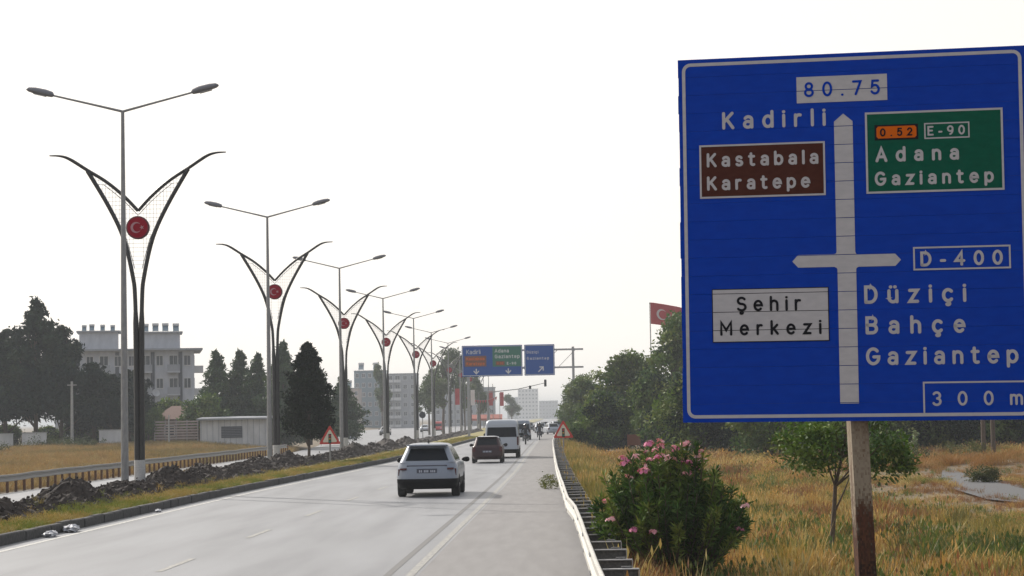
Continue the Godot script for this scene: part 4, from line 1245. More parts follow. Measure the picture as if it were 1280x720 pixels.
func make_motorcycles():
	var proto: Node3D = null
	var rider: Node3D = null
	var t := thing("motorcycle", "black motorcycle on the right of the white van, nearer of the two", "motorcycle", Vector3(-2.32, 0, -173.0), 0.0, "motorcycles")
	for z in [0.62, -0.68]:
		var s := Shape.new()
		s.lathe(Vector3(-0.06, 0.31, z), Vector3.RIGHT, [[0, 0.2], [0, 0.27], [0.03, 0.31], [0.09, 0.31], [0.12, 0.27], [0.12, 0.2], [0, 0.2]], 20)
		var w := part("wheel", s, M.tyre, t)
		s = Shape.new(); s.lathe(Vector3(-0.03, 0.31, z), Vector3.RIGHT, [[0, 0.03], [0, 0.2], [0.06, 0.2], [0.06, 0.0]], 12)
		part("rim", s, M.rim, w)
	var s := Shape.new()
	s.tube(PackedVector3Array([Vector3(0, 0.5, 0.75), Vector3(0, 0.62, 0.4), Vector3(0, 0.6, 0.0), Vector3(0, 0.85, -0.35)]), [0.08, 0.17, 0.2, 0.1], 10)
	part("frame", s, M.black_plastic, t)
	s = Shape.new(); s.rounded(Vector3(0, 0.78, 0.3), Vector3(0.26, 0.12, 0.75), 0.05)
	part("seat", s, M.jacket, t)
	s = Shape.new(); s.rounded(Vector3(0, 0.88, -0.22), Vector3(0.28, 0.22, 0.45), 0.08)
	part("fuel_tank", s, M.wine, t)
	s = Shape.new(); s.tube(PackedVector3Array([Vector3(-0.36, 1.05, -0.32), Vector3(-0.12, 1.08, -0.48), Vector3(0.12, 1.08, -0.48), Vector3(0.36, 1.05, -0.32)]), 0.018, 6)
	part("handlebar", s, M.black_plastic, t)
	for k in [-0.05, 0.05]:
		s = Shape.new(); s.tube(PackedVector3Array([Vector3(k, 1.05, -0.45), Vector3(k, 0.31, -0.68)]), 0.02, 6)
		part("fork", s, M.rim, t)
	s = Shape.new(); s.box(Vector3(0, 0.78, 0.74), Vector3(0.16, 0.08, 0.05))
	part("tail_light", s, M.tail_red, t)
	s = Shape.new(); s.box(Vector3(0, 0.62, 0.86), Vector3(0.2, 0.16, 0.015))
	part("number_plate", s, M.plate_dark, t)
	proto = t
	copy(proto, Vector3(-1.3, 0, -203.0), 0.0, Vector3.ONE, "black motorcycle farther ahead, on the right of the road")
	# rider, one continuous figure astride
	var J := Color(0.02, 0.02, 0.025); var Tr := Color(0.035, 0.04, 0.06); var skin := Color(0.3, 0.18, 0.12)
	var bones := [
		[Vector3(0, 0.90, 0.26), Vector3(0, 1.12, 0.2), 0.15, 0.15], [Vector3(0, 1.12, 0.2), Vector3(0, 1.36, 0.1), 0.155, 0.16], [Vector3(-0.13, 1.4, 0.07), Vector3(0.13, 1.4, 0.07), 0.09, 0.09],
		[Vector3(0, 1.42, 0.06), Vector3(0, 1.54, 0.02), 0.06, 0.055], [Vector3(0, 1.62, 0.0), Vector3(0, 1.68, 0.0), 0.115, 0.11]]
	for k in [-1.0, 1.0]:
		bones.append_array([[Vector3(k * 0.18, 1.4, 0.07), Vector3(k * 0.32, 1.18, -0.04), 0.07, 0.055], [Vector3(k * 0.32, 1.18, -0.04), Vector3(k * 0.31, 1.08, -0.27), 0.052, 0.04], [Vector3(k * 0.31, 1.08, -0.27), Vector3(k * 0.3, 1.06, -0.36), 0.045, 0.035],
			[Vector3(k * 0.1, 0.88, 0.24), Vector3(k * 0.24, 0.76, -0.16), 0.095, 0.07], [Vector3(k * 0.24, 0.76, -0.16), Vector3(k * 0.2, 0.36, 0.05), 0.068, 0.048], [Vector3(k * 0.2, 0.32, 0.06), Vector3(k * 0.21, 0.29, -0.14), 0.05, 0.04]])
	var shape := figure(bones, Vector3(-0.5, 0.2, -0.5), Vector3(0.5, 1.85, 0.5), 0.036, func(p: Vector3): return Color(0.02, 0.02, 0.022) if p.y > 1.53 else (skin if p.y > 1.49 or p.z < -0.3 and p.y > 1.0 else (J if p.y > 0.95 else (Tr if p.y > 0.38 else Color(0.02, 0.018, 0.016)))))
	var r := thing("person", "rider in dark jacket and helmet on the nearer motorcycle", "person", Vector3(-2.32, 0, -173.0), 0, "motorcycle riders")
	part("body", shape, M.plain, r)
	s = Shape.new()
	s.lathe(Vector3(0, 1.5, 0.0), Vector3.UP, [[0.0, 0.1], [0.05, 0.128], [0.13, 0.135], [0.21, 0.115], [0.26, 0.07], [0.28, 0.0]], 16)
	part("helmet", s, M.helmet, r)
	copy(r, Vector3(-1.3, 0, -203.0), 0.0, Vector3.ONE, "rider in dark clothes on the farther motorcycle")

# ------------------------------------------------------------------ buildings
func window(b: Node3D, at: Vector3, w: float, h: float, mat_frame: Material, mat_pane: Material, side := 0):
	var turn := Basis(Vector3.UP, side * PI / 2)
	var s := Shape.new()
	for q in [[0.0, h / 2, w, 0.09], [0.0, -h / 2, w + 0.1, 0.12], [-w / 2, 0.0, 0.09, h - 0.1], [w / 2, 0.0, 0.09, h - 0.1], [0.0, 0.0, 0.06, h - 0.1]]:
		s.box(turn * Vector3(q[0], q[1], 0.03), turn * Vector3(q[2], q[3], 0.12) if side == 0 else Vector3(0.12, q[3], q[2]))
	var o := part("window", s, mat_frame, b, at)
	s = Shape.new()
	s.box(turn * Vector3(0, 0, 0.01), Vector3(w - 0.1, h - 0.1, 0.04) if side == 0 else Vector3(0.04, h - 0.1, w - 0.1))
	part("pane", s, mat_pane, o)

func block(called: String, label: String, at: Vector3, w: float, dep: float, floors: int, fh: float, wall: Material, cols: int, opts := {}) -> Node3D:
	var b := thing(called, label, opts.get("category", "building"), at, opts.get("turn", 0.0), opts.get("group", ""))
	var H := floors * fh
	var s := Shape.new()
	s.box(Vector3(0, H / 2, -dep / 2), Vector3(w, H, dep))
	part("wall", s, wall, b)
	s = Shape.new()
	s.box(Vector3(0, H + 0.12, -dep / 2), Vector3(w + opts.get("eave", 0.8), 0.24, dep + opts.get("eave", 0.8)))
	part("roof", s, opts.get("roof", M.wall_grey), b)
	for f in range(opts.get("from", 0), floors):
		for c in cols:
			var x := -w / 2 + w * (c + 0.5) / cols
			if c in opts.get("balcony", []):
				s = Shape.new()
				s.box(Vector3(x, f * fh + 0.12, 0.6), Vector3(w / cols * 0.92, 0.16, 1.2))
				var bal := part("balcony", s, wall, b)
				s = Shape.new()
				s.box(Vector3(x, f * fh + 0.65, 1.16), Vector3(w / cols * 0.92, 0.9, 0.07))
				part("parapet", s, opts.get("parapet", wall), bal)
				window(b, Vector3(x, f * fh + 1.35, 0.0), w / cols * 0.62, 2.0, M.wall_white, M.pane)
			else:
				window(b, Vector3(x, f * fh + 1.65, 0.0), minf(1.5, w / cols * 0.5), 1.35, M.wall_white, M.shutter if (f * 7 + c * 3) % 4 == 0 else M.pane)
		for c in opts.get("side_cols", 0):
			window(b, Vector3(w / 2, f * fh + 1.65, -dep * (c + 0.5) / opts.side_cols), 1.3, 1.35, M.wall_white, M.pane, 1)
	return b

func water_heater(b: Node3D, at: Vector3, sc := 1.0):
	var s := Shape.new()
	s.lathe(at + Vector3(-0.6, 1.5, 0) * sc, Vector3.RIGHT, [[0, 0], [0, 0.28 * sc], [1.2 * sc, 0.28 * sc], [1.2 * sc, 0]], 12)
	var o := part("water_tank", s, M.tank, b)
	s = Shape.new()
	s.box(at + Vector3(0, 0.75, 0.45) * sc, Vector3(1.1, 0.05, 1.5) * sc, Basis(Vector3.RIGHT, 0.75))
	for x in [-0.5, 0.5]: s.tube(PackedVector3Array([at + Vector3(x, 0, 0) * sc, at + Vector3(x, 1.4, 0) * sc]), 0.04 * sc, 5)
	part("collector", s, M.facade_blue, o)

func make_buildings():
	# apartment house behind the left trees
	var d := 262.0
	var b := block("apartment_house", "pale apartment house with water tanks on two rooftop blocks, behind the left trees", Vector3(-56.0, 0.0, -d), 18.0, 13.0, 4, 3.0, M.wall_pale, 10, {"balcony": [1, 3, 6, 8], "parapet": M.wall_grey, "side_cols": 3, "eave": 2.2, "turn": 0.2})
	for q in [[-3.4, 5.0, 2.3], [4.6, 5.2, 2.1]]:
		var s := Shape.new()
		s.box(Vector3(q[0], 12.24 + q[2] / 2, -4.2), Vector3(q[1], q[2], 6.0))
		var h := part("roof_block", s, M.wall_pale, b)
		s = Shape.new(); s.box(Vector3(q[0], 12.24 + q[2] + 0.1, -4.2), Vector3(q[1] + 0.7, 0.2, 6.8))
		part("roof_slab", s, M.wall_grey, h)
	for x in [-5.3, -4.3, -2.9, -1.6, 2.7, 4.0, 5.3, 6.7]: water_heater(b, Vector3(x, 14.7 if x < 0 else 14.5, -3.2 - 0.5 * sin(x * 3.0)), 0.62 + 0.1 * sin(x * 5.0))
	for q in [[-8.4, 1.2], [-6.8, 0.9]]:
		var s := Shape.new(); s.box(Vector3(q[0], 12.24 + q[1] / 2, -2.5), Vector3(0.6, q[1], 0.6))
		part("chimney", s, M.wall_white, b)
	for q in [[6.2, 9.2], [4.0, 6.4], [2.6, 9.3]]:
		var s := Shape.new()
		s.lathe(Vector3(q[0], q[1], 0.25), Vector3(0.3, 0.35, 1.0), [[0.0, 0.05], [0.02, 0.25], [0.1, 0.48], [0.16, 0.55]], 14)
		part("satellite_dish", s, M.tank, b)
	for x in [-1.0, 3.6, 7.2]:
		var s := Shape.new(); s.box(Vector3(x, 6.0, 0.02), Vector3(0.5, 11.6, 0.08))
		part("recess_shade_strip", s, M.shutter, b)  # dark strips on the flat wall paint in the shade of recesses
	# side balconies on its right end
	for f in [1, 2, 3]:
		var s := Shape.new(); s.box(Vector3(9.6, f * 3.0 + 0.5, -2.2), Vector3(1.2, 0.9, 3.2))
		part("side_balcony", s, M.wall_white, b)
	# long white shed with a dark shutter
	var sy := ground_y(-31.8, -200.0)
	var t := thing("shed", "low white shed with a wide dark shutter, left of the second street lamp", "shed", Vector3(-31.9, sy, -200.0), 0.04)
	var s := Shape.new(); s.box(Vector3(0, 1.35, -2.5), Vector3(6.6, 2.9, 5.0))
	part("wall", s, M.wall_white, t)
	s = Shape.new(); s.box(Vector3(0, 2.92, -2.4), Vector3(7.2, 0.18, 5.8), Basis(Vector3.RIGHT, 0.03))
	part("roof", s, M.wall_grey, t)
	for i in 7:
		s = Shape.new(); s.box(Vector3(-0.15, 1.02 + i * 0.165, 0.03), Vector3(2.1, 0.15, 0.06))
		part("shutter_slat", s, M.shutter, t)
	for i in 12:
		s = Shape.new(); s.box(Vector3(-3.2 + i * 0.58, 1.35, 0.012), Vector3(0.04, 2.85, 0.03))
		part("seam", s, M.wall_grey, t)
	# old brown house behind a lattice screen
	var hy := ground_y(-39.0, -207.0)
	t = thing("old_house", "low brown house with tiled roof left of the white shed", "house", Vector3(-38.6, hy, -209.0), 0.1)
	s = Shape.new(); s.box(Vector3(0, 1.3, -2.5), Vector3(5.6, 2.8, 5.0))
	part("wall", s, M.wall_brown, t)
	s = Shape.new()
	var e := [Vector3(-3.2, 2.7, 0.4), Vector3(3.2, 2.7, 0.4), Vector3(3.2, 2.7, -5.4), Vector3(-3.2, 2.7, -5.4), Vector3(-1.4, 4.1, -2.5), Vector3(1.4, 4.1, -2.5)]
	s.quad(e[0], e[4], e[5], e[1]); s.tri(e[1], e[5], e[2]); s.quad(e[2], e[5], e[4], e[3]); s.tri(e[3], e[4], e[0]); s.quad(e[0], e[1], e[2], e[3])
	part("roof", s, M.roof_tile, t)
	window(t, Vector3(-1.4, 1.5, 0.0), 1.0, 1.1, M.wall_white, M.pane)
	t = thing("lattice_screen", "grey lattice screen with posts standing before the old brown house", "fence", Vector3(-38.2, hy, -203.0))
	for i in 5:
		s = Shape.new(); s.box(Vector3(-2.2 + i * 1.1, 1.25, 0), Vector3(0.12, 2.7, 0.1))
		part("post", s, M.lamp_steel, t)
	for i in 7:
		s = Shape.new(); s.box(Vector3(0, 0.75 + i * 0.28, 0.06), Vector3(4.5, 0.15, 0.03))
		part("rail", s, M.wall_pink, t)
	# white garden walls under the left trees
	for q in [[-53.8, 196.0, 1.7, "leftmost white wall panel under the left trees"], [-50.6, 195.0, 2.4, "white wall panel under the left trees beside a trunk"], [-43.4, 197.0, 2.6, "grey-white wall panel left of the first street lamp pole"]]:
		t = thing("wall_panel", q[3], "wall", Vector3(q[0], ground_y(q[0], -q[1]), -q[1]), 0, "white wall panels")
		s = Shape.new(); s.rounded(Vector3(0, 0.75, 0), Vector3(q[2], 1.7, 0.15), 0.02)
		part("panel", s, M.wall_white, t)
		s = Shape.new(); s.box(Vector3(0, 1.64, 0), Vector3(q[2] + 0.12, 0.09, 0.22))
		part("coping", s, M.concrete, t)
	# buildings past the opposite carriageway
	b = block("office_building", "blue-grey glazed office building behind the third street lamp", Vector3(-59.0, -0.5, -650.0), 10.2, 12.0, 6, 3.1, M.facade_blue, 5, {"eave": 0.3})
	for x in [-3.0, 1.8]: water_heater(b, Vector3(x, 18.8, -3), 1.5)
	b = block("office_building", "white building with balconies right of the blue-grey one", Vector3(-48.6, -0.5, -648.0), 9.8, 12.0, 6, 2.9, M.wall_grey, 4, {"balcony": [0, 1], "parapet": M.wall_white, "eave": 0.3})
	b = block("low_block", "low pinkish block left of the blue-grey building", Vector3(-64.8, -0.5, -635.0), 7.4, 9.0, 4, 3.2, M.wall_pink, 4, {"eave": 0.3})
	water_heater(b, Vector3(0.4, 13.0, -2), 1.4)
	b = block("warehouse", "long grey building behind the far end of the median", Vector3(-30.5, -0.5, -700.0), 21.0, 12.0, 4, 3.3, M.wall_grey, 9, {"eave": 0.4})
	b = block("tower_block", "hazy pale block closing the far end of the road", Vector3(-20.0, 0, -1700.0), 17.0, 20.0, 8, 3.2, M.wall_white, 6, {"eave": 0.4})
	b = block("tower_block", "hazy grey block with a lower roof beside the pale far block", Vector3(-33.0, 0, -1750.0), 12.0, 20.0, 6, 3.2, M.wall_grey, 4, {"eave": 0.3})
	b = block("tower_block", "farthest low pale block above the queue of cars", Vector3(-3.0, 0, -1800.0), 17.0, 20.0, 5, 3.2, M.wall_grey, 6, {"eave": 0.3})
	# red shop awnings at the crossing
	for q in [[-14.6, 400.0, 3.2, "orange-red awning left of the far white van"], [-11.0, 395.0, 2.4, "red awning just above the far white van"]]:
		t = thing("awning", q[3], "awning", Vector3(q[0], 0, -q[1]), 0, "red awnings at the crossing")
		s = Shape.new(); s.box(Vector3(0, 2.5, 0), Vector3(q[2], 0.08, 2.4), Basis(Vector3.RIGHT, 0.35)); s.box(Vector3(0, 1.95, 1.14), Vector3(q[2], 0.4, 0.04))
		part("canopy", s, M.orange_red, t)
		for x in [-0.45, 0.45]:
			s = Shape.new(); s.tube(PackedVector3Array([Vector3(x * q[2], -0.1, 0.9), Vector3(x * q[2], 2.1, 0.9)]), 0.05, 6)
			part("leg", s, M.lamp_steel, t)

# ------------------------------------------------------------------ trees
func rand_dir() -> Vector3:
	return Vector3(rng.randfn(), rng.randfn(), rng.randfn()).normalized()

func tint(base: Color, spread: float) -> Color:
	var k := 1.0 + rng.randf_range(-spread, spread)
	return Color(base.r * k * rng.randf_range(0.88, 1.14), base.g * k, base.b * k * rng.randf_range(0.85, 1.15))

# clumps: [centre, radius]; leaves spread through the shell of every clump
func crown(clumps: Array, per: int, size: float, thin: float, cols: Array, droop := 0.0) -> Shape:
	var s := Shape.new()
	for q in clumps:
		var base: Color = cols[rng.randi() % cols.size()]
		var cnt := int(per * clampf(q[1] * q[1] * 1.4, 0.35, 3.0))
		for i in cnt:
			var dir := rand_dir()
			var r: float = q[1] * pow(rng.randf(), 0.45) * (1.0 if rng.randf() < 0.86 else rng.randf_range(1.0, 1.75))
			var p: Vector3 = q[0] + Vector3(dir.x, dir.y * 0.8, dir.z) * r
			var al := (dir * 0.8 + rand_dir() * 0.9 + Vector3.DOWN * droop).normalized()
			var sd := al.cross(rand_dir()).normalized()
			var sz := size * rng.randf_range(0.6, 1.35)
			s.leaf(p, al * sz, sd * sz * thin, tint(base, 0.3))
	return s

func trunk(h: float, r: float, limbs: Array, lean := Vector3.ZERO) -> Shape:
	var s := Shape.new()
	var p := PackedVector3Array(); var rr := []
	for i in 7:
		var q := i / 6.0
		p.append(Vector3(lean.x * q * q + rng.randfn() * r * 0.25, -0.25 + (h + 0.25) * q, lean.z * q * q + rng.randfn() * r * 0.25)); rr.append(lerpf(r, r * 0.28, q))
	s.tube(p, rr, 8)
	for l in limbs:
		var a: Vector3 = p[clampi(int(l[0] * 6), 1, 5)]
		var b: Vector3 = l[1]
		s.tube(PackedVector3Array([a, a.lerp(b, 0.5) + Vector3(0, -0.08 * b.length() * 0.3, 0), b]), [r * 0.42, r * 0.26, r * 0.1], 6)
	return s

func tree(called: String, label: String, group: String, clumps: Array, h: float, r: float, per: int, size: float, thin: float, cols: Array, mat: Material, lean := Vector3.ZERO) -> Node3D:
	var t := thing(called, label, "tree", Vector3.ZERO, 0, group)
	var limbs := []
	for i in range(0, clumps.size(), maxi(1, clumps.size() / 14)):
		limbs.append([clampf(clumps[i][0].y / h - 0.12, 0.15, 0.85), clumps[i][0]])
	part("trunk", trunk(h, r, limbs, lean), M.bark, t)
	part("crown", crown(clumps, per, size, thin, cols), mat, t)
	return t

func cone_clumps(h: float, base: float, rmax: float, n: int, cr: float, shape := 0.9, ragged := 0.25) -> Array:
	var out := []
	for i in n:
		var q := pow((i + rng.randf()) / n, 0.85)
		var y := lerpf(base, h - cr * 0.4, q)
		var rad := rmax * pow(1.0 - q, shape) * smoothstep(-0.12, 0.12, q) * (1.0 + rng.randf_range(-ragged, ragged))
		var th := rng.randf() * TAU
		var rr := rad * sqrt(rng.randf_range(0.15, 1.0))
		out.append([Vector3(cos(th) * rr, y, sin(th) * rr), cr * lerpf(1.0, 0.3, q * q) * rng.randf_range(0.65, 1.25)])
	return out

func ball_clumps(blobs: Array, n: int, cr: float) -> Array:
	var out := []
	for i in n:
		var b: Array = blobs[i % blobs.size()]
		var dir := rand_dir()
		var e: Vector3 = b[1]
		out.append([b[0] + Vector3(dir.x * e.x, dir.y * e.y, dir.z * e.z) * pow(rng.randf(), 0.4), cr * rng.randf_range(0.7, 1.3)])
	return out

func make_trees():
	var dark := [Color(0.024, 0.042, 0.03), Color(0.034, 0.054, 0.032), Color(0.018, 0.032, 0.027)]
	var mid := [Color(0.095, 0.145, 0.045), Color(0.125, 0.175, 0.048), Color(0.075, 0.12, 0.042), Color(0.17, 0.20, 0.06)]
	var bright := [Color(0.10, 0.17, 0.035), Color(0.13, 0.19, 0.04), Color(0.08, 0.14, 0.04)]
	var grey := [Color(0.10, 0.13, 0.065), Color(0.085, 0.115, 0.06), Color(0.125, 0.15, 0.07)]
	# big pines on the left (built 14 m tall)
	var lp := "dark pines on the left"
	var pa := tree("pine_tree", "tallest dark pine among the left trees", lp, cone_clumps(15.4, 4.0, 4.4, 88, 1.25, 0.85, 0.65), 13.8, 0.26, 150, 0.25, 0.4, dark, M.dark_foliage)
	pa.position = Vector3(-51.2, 0.0, -198.0)
	var pb := tree("pine_tree", "broad dark pine at the left edge of the picture", lp, cone_clumps(12.4, 3.4, 4.8, 84, 1.35, 0.6, 0.65), 10.4, 0.26, 150, 0.25, 0.4, dark, M.dark_foliage)
	pb.position = Vector3(-54.8, 0.0, -200.0)
	copy(pb, Vector3(-58.0, 0, -203.0), 2.0, Vector3(1, 0.98, 1), "dark pine cut off by the left edge of the picture")
	copy(pb, Vector3(-49.0, 0, -199.5), 4.0, Vector3(0.85, 1.02, 0.85), "dark pine right of the tallest left pine")
	copy(pb, Vector3(-46.4, 0, -202.0), 1.0, Vector3(0.8, 0.72, 0.8), "lower dark pine left of the concrete utility pole")
	copy(pb, Vector3(-45.0, 0, -204.0), 5.0, Vector3(0.7, 0.62, 0.7), "low dark pine right of the concrete utility pole")
	copy(pb, Vector3(-43.6, 0, -206.0), 3.0, Vector3(0.62, 0.66, 0.62), "low dark pine behind the first street lamp")
	# reddish thin tree
	var rt := tree("bare_tree", "thin reddish tree in front of the apartment house", "", cone_clumps(8.4, 2.0, 1.7, 42, 0.8, 0.6, 0.5), 7.6, 0.13, 60, 0.2, 0.3, [Color(0.10, 0.075, 0.055), Color(0.075, 0.07, 0.045)], M.foliage)
	rt.position = Vector3(-44.2, 0, -212.0)
	# conifers behind the shed
	var cg := "conifers behind the white shed"
	var ca := tree("conifer", "leftmost pointed conifer behind the white shed", cg, cone_clumps(10.2, 0.6, 3.2, 130, 0.9, 0.8, 0.35), 9.4, 0.16, 120, 0.22, 0.38, [Color(0.06, 0.095, 0.045), Color(0.075, 0.11, 0.045), Color(0.05, 0.08, 0.045)], M.foliage)
	ca.position = Vector3(-35.6, 0, -212.0)
	copy(ca, Vector3(-33.2, 0, -213.0), 1.3, Vector3(0.95, 1.0, 0.95), "second pointed conifer from the left behind the white shed")
	copy(ca, Vector3(-31.0, 0, -211.0), 2.6, Vector3(0.85, 0.96, 0.85), "pointed conifer just left of the second street lamp")
	copy(ca, Vector3(-27.8, 0, -207.0), 4.0, Vector3(1.0, 1.06, 1.0), "pointed conifer between the second street lamp and the median tree")
	copy(ca, Vector3(-26.0, 0, -216.0), 5.0, Vector3(1.05, 0.92, 1.05), "conifer half hidden behind the dark median tree")
	copy(ca, Vector3(-29.4, 0, -220.0), 0.4, Vector3(1.1, 0.9, 1.1), "conifer behind the second street lamp pole")
	copy(ca, Vector3(-24.6, 0, -235.0), 0.4, Vector3(1.0, 0.75, 1.0), "lowest conifer right of the dark median tree")
	var lb := tree("leafy_tree", "yellow-green leafy tree over the left end of the shed", "leafy trees on the left", ball_clumps([[Vector3(0, 3.0, 0), Vector3(1.9, 1.4, 1.7)], [Vector3(1.0, 4.0, 0), Vector3(1.2, 1.0, 1.2)]], 55, 0.75), 3.6, 0.14, 90, 0.2, 0.4, mid, M.foliage)
	lb.position = Vector3(-36.6, 0, -205.5)
	copy(lb, Vector3(-42.2, 0, -209.0), 2.0, Vector3(0.8, 0.8, 0.8), "round leafy tree behind the ornamental arch post")
	copy(lb, Vector3(-34.6, 0, -207.5), 3.0, Vector3(1.0, 0.8, 1.0), "leafy tree touching the roof of the white shed")
	copy(lb, Vector3(-40.6, 0, -203.2), 1.0, Vector3(0.5, 0.75, 0.5), "narrow green shrub left of the lattice screen", "leafy trees on the left")
	# the dark tree on the median
	var mt := tree("median_tree", "dense dark conical tree standing on the median", "", cone_clumps(6.6, 1.5, 1.5, 190, 0.5, 0.62, 0.25), 6.0, 0.09, 300, 0.1, 0.4, [Color(0.016, 0.024, 0.016), Color(0.02, 0.03, 0.017)], M.dark_foliage)
	mt.position = Vector3(-13.1, 0.1, -107.5)
	# eucalyptus beyond the median
	var eu := "tall airy trees beyond the crossing"
	var ea := tree("eucalyptus_tree", "tall airy tree left of the gantry boards", eu, ball_clumps([[Vector3(0, 9.5, 0), Vector3(3.0, 3.4, 2.6)], [Vector3(-1.4, 7.0, 0), Vector3(2.0, 2.5, 2)], [Vector3(1.5, 12.5, 0), Vector3(1.6, 1.8, 1.6)]], 48, 1.05), 13.0, 0.26, 70, 0.3, 0.35, grey, M.foliage)
	ea.position = Vector3(-18.2, -0.3, -335.0)
	copy(ea, Vector3(-21.5, -0.3, -350.0), 1.0, Vector3(0.8, 0.8, 0.8), "airy tree between the fifth and sixth street lamps")
	copy(ea, Vector3(-15.0, -0.3, -345.0), 2.0, Vector3(0.7, 0.9, 0.7), "slender airy tree at the left edge of the gantry boards")
	copy(ea, Vector3(-13.6, -0.3, -380.0), 3.0, Vector3(0.6, 0.78, 0.6), "slender tree under the wide gantry board")
	copy(ea, Vector3(-33.5, -0.3, -395.0), 4.0, Vector3(0.55, 0.95, 0.55), "palm-like tree between the two office buildings")
	copy(ea, Vector3(-11.2, -0.2, -560.0), 4.0, Vector3(0.8, 0.62, 0.8), "dark tree at the far end of the road", "trees at the far end")
	# right-hand trees
	var rg := "trees on the right of the road"
	var ra := tree("leafy_tree", "tallest leafy tree, half hidden by the left edge of the blue sign", rg, ball_clumps([[Vector3(0, 5.6, 0), Vector3(2.2, 2.6, 2.0)], [Vector3(0.6, 8.8, 0), Vector3(1.7, 2.0, 1.6)], [Vector3(-1.2, 4.2, 0.5), Vector3(1.6, 1.6, 1.6)], [Vector3(1.6, 3.6, 0), Vector3(1.6, 1.8, 1.5)]], 105, 0.9), 9.0, 0.2, 150, 0.19, 0.45, mid, M.foliage)
	ra.position = Vector3(9.9, -0.3, -163.0)
	var rb := tree("leafy_tree", "rounded leafy tree right of the gantry column", rg, ball_clumps([[Vector3(0, 4.6, 0), Vector3(2.3, 2.4, 2.0)], [Vector3(0.6, 6.6, 0), Vector3(1.3, 1.3, 1.3)], [Vector3(-1.5, 3.0, 0), Vector3(1.8, 1.6, 1.6)]], 92, 0.8), 6.4, 0.18, 150, 0.18, 0.45, mid + grey, M.foliage)
	rb.position = Vector3(5.6, -0.3, -170.0)
	copy(rb, Vector3(8.0, -0.3, -176.0), 2.0, Vector3(1.0, 0.98, 1.0), "leafy tree between the tallest tree and the rounded tree")
	copy(rb, Vector3(3.6, -0.3, -200.0), 4.0, Vector3(0.9, 0.8, 0.9), "leafy tree directly under the end of the gantry beam")
	copy(rb, Vector3(3.5, -0.3, -245.0), 1.0, Vector3(1.0, 0.95, 1.0), "hazier leafy tree behind the gantry column")
	copy(rb, Vector3(3.7, -0.3, -290.0), 3.2, Vector3(0.9, 0.9, 0.9), "hazy leafy tree right of the traffic light")
	copy(rb, Vector3(4.3, -0.3, -350.0), 5.2, Vector3(1.0, 1.0, 1.0), "haziest leafy tree on the right of the road")
	copy(ra, Vector3(12.6, -0.3, -172.0), 2.0, Vector3(1.0, 0.92, 1.0), "leafy tree behind the left part of the blue sign")
	var ba := thing("bush", "dark rounded bush behind the right-hand warning sign", "bush", Vector3(2.8, -0.25, -147.0), 0, "bushes on the right")
	part("crown", crown(ball_clumps([[Vector3(0, 1.7, 0), Vector3(1.9, 1.7, 1.6)], [Vector3(0.8, 3.0, 0), Vector3(1.0, 1.0, 1.0)]], 110, 0.65), 240, 0.13, 0.45, dark + mid), M.foliage, ba)
	part("stem", trunk(2.0, 0.1, [[0.4, Vector3(1, 2, 0.3)], [0.5, Vector3(-1, 2.0, -0.4)]]), M.bark, ba)
	copy(ba, Vector3(7.7, -0.25, -152.0), 2.0, Vector3(1.0, 1.35, 1.0), "grey-green bush beside the small red notice board")
	copy(ba, Vector3(5.2, -0.25, -156.0), 4.0, Vector3(1.2, 1.0, 1.1), "wide bush between the dark bush and the red notice board")
	copy(ba, Vector3(1.9, -0.2, -170.0), 1.0, Vector3(0.6, 0.6, 0.6), "small green bush at the right road edge past the warning sign")
	copy(ba, Vector3(10.4, -0.25, -152.0), 3.0, Vector3(1.1, 1.3, 1.1), "bush showing beside the lower left corner of the blue sign")
	# trees behind the field, seen under the sign
	var fg := "trees behind the dry field"
	var fa := tree("field_tree", "dark leafy tree behind the pink flowers, under the sign's left corner", fg, ball_clumps([[Vector3(0, 2.2, 0), Vector3(2.6, 2.0, 2.0)], [Vector3(0.5, 3.8, 0), Vector3(1.8, 1.4, 1.6)]], 120, 0.8), 3.8, 0.18, 190, 0.13, 0.45, mid + dark, M.foliage)
	fa.position = Vector3(8.6, -0.2, -118.0)
	var fb := tree("field_tree", "bright green leafy tree left of the sign post", fg, ball_clumps([[Vector3(0, 2.2, 0), Vector3(2.4, 1.9, 2.0)], [Vector3(-0.5, 3.6, 0), Vector3(1.8, 1.4, 1.6)]], 110, 0.75), 3.6, 0.16, 190, 0.13, 0.45, bright + mid, M.foliage)
	fb.position = Vector3(11.8, -0.2, -108.0)
	var k := 0
	for q in [[15.0, 112.0, 1.0, fb, "bright green tree behind the leaning young tree"], [18.4, 116.0, 1.1, fb, "bright green tree right of the sign post"], [21.4, 121.0, 1.0, fa, "dark tree right of the pale cactus-like plant"], [24.6, 119.0, 1.0, fa, "dark tree beside the far wooden pole"], [27.6, 122.0, 1.15, fa, "dark tree under the number of the distance plate"], [31.0, 118.0, 1.1, fa, "dark tree at the right edge under the sign"], [34.5, 120.0, 1.1, fa, "dark tree just past the right edge of the picture"], [13.4, 126.0, 1.2, fa, "dark tree filling the gap behind the bright green tree"], [19.8, 130.0, 1.3, fa, "dark tree in the second row behind the field"]]:
		k += 1
		copy(q[3], Vector3(q[0], ground_y(q[0], -q[1]) - 0.1, -q[1]), k * 1.3, Vector3.ONE * q[2], q[4])
	var hg := "hedge shrubs closing the view"
	var hb := thing("hedge_shrub", "dark hedge shrub behind the left pines, first from the left", "bush", Vector3(-47.0, 0.0, -222.0), 0, hg)
	part("crown", crown(ball_clumps([[Vector3(0, 1.9, 0), Vector3(2.9, 1.9, 1.6)], [Vector3(0.6, 3.0, 0), Vector3(2.0, 1.0, 1.3)]], 90, 0.95), 130, 0.2, 0.45, dark + mid + mid), M.foliage, hb)
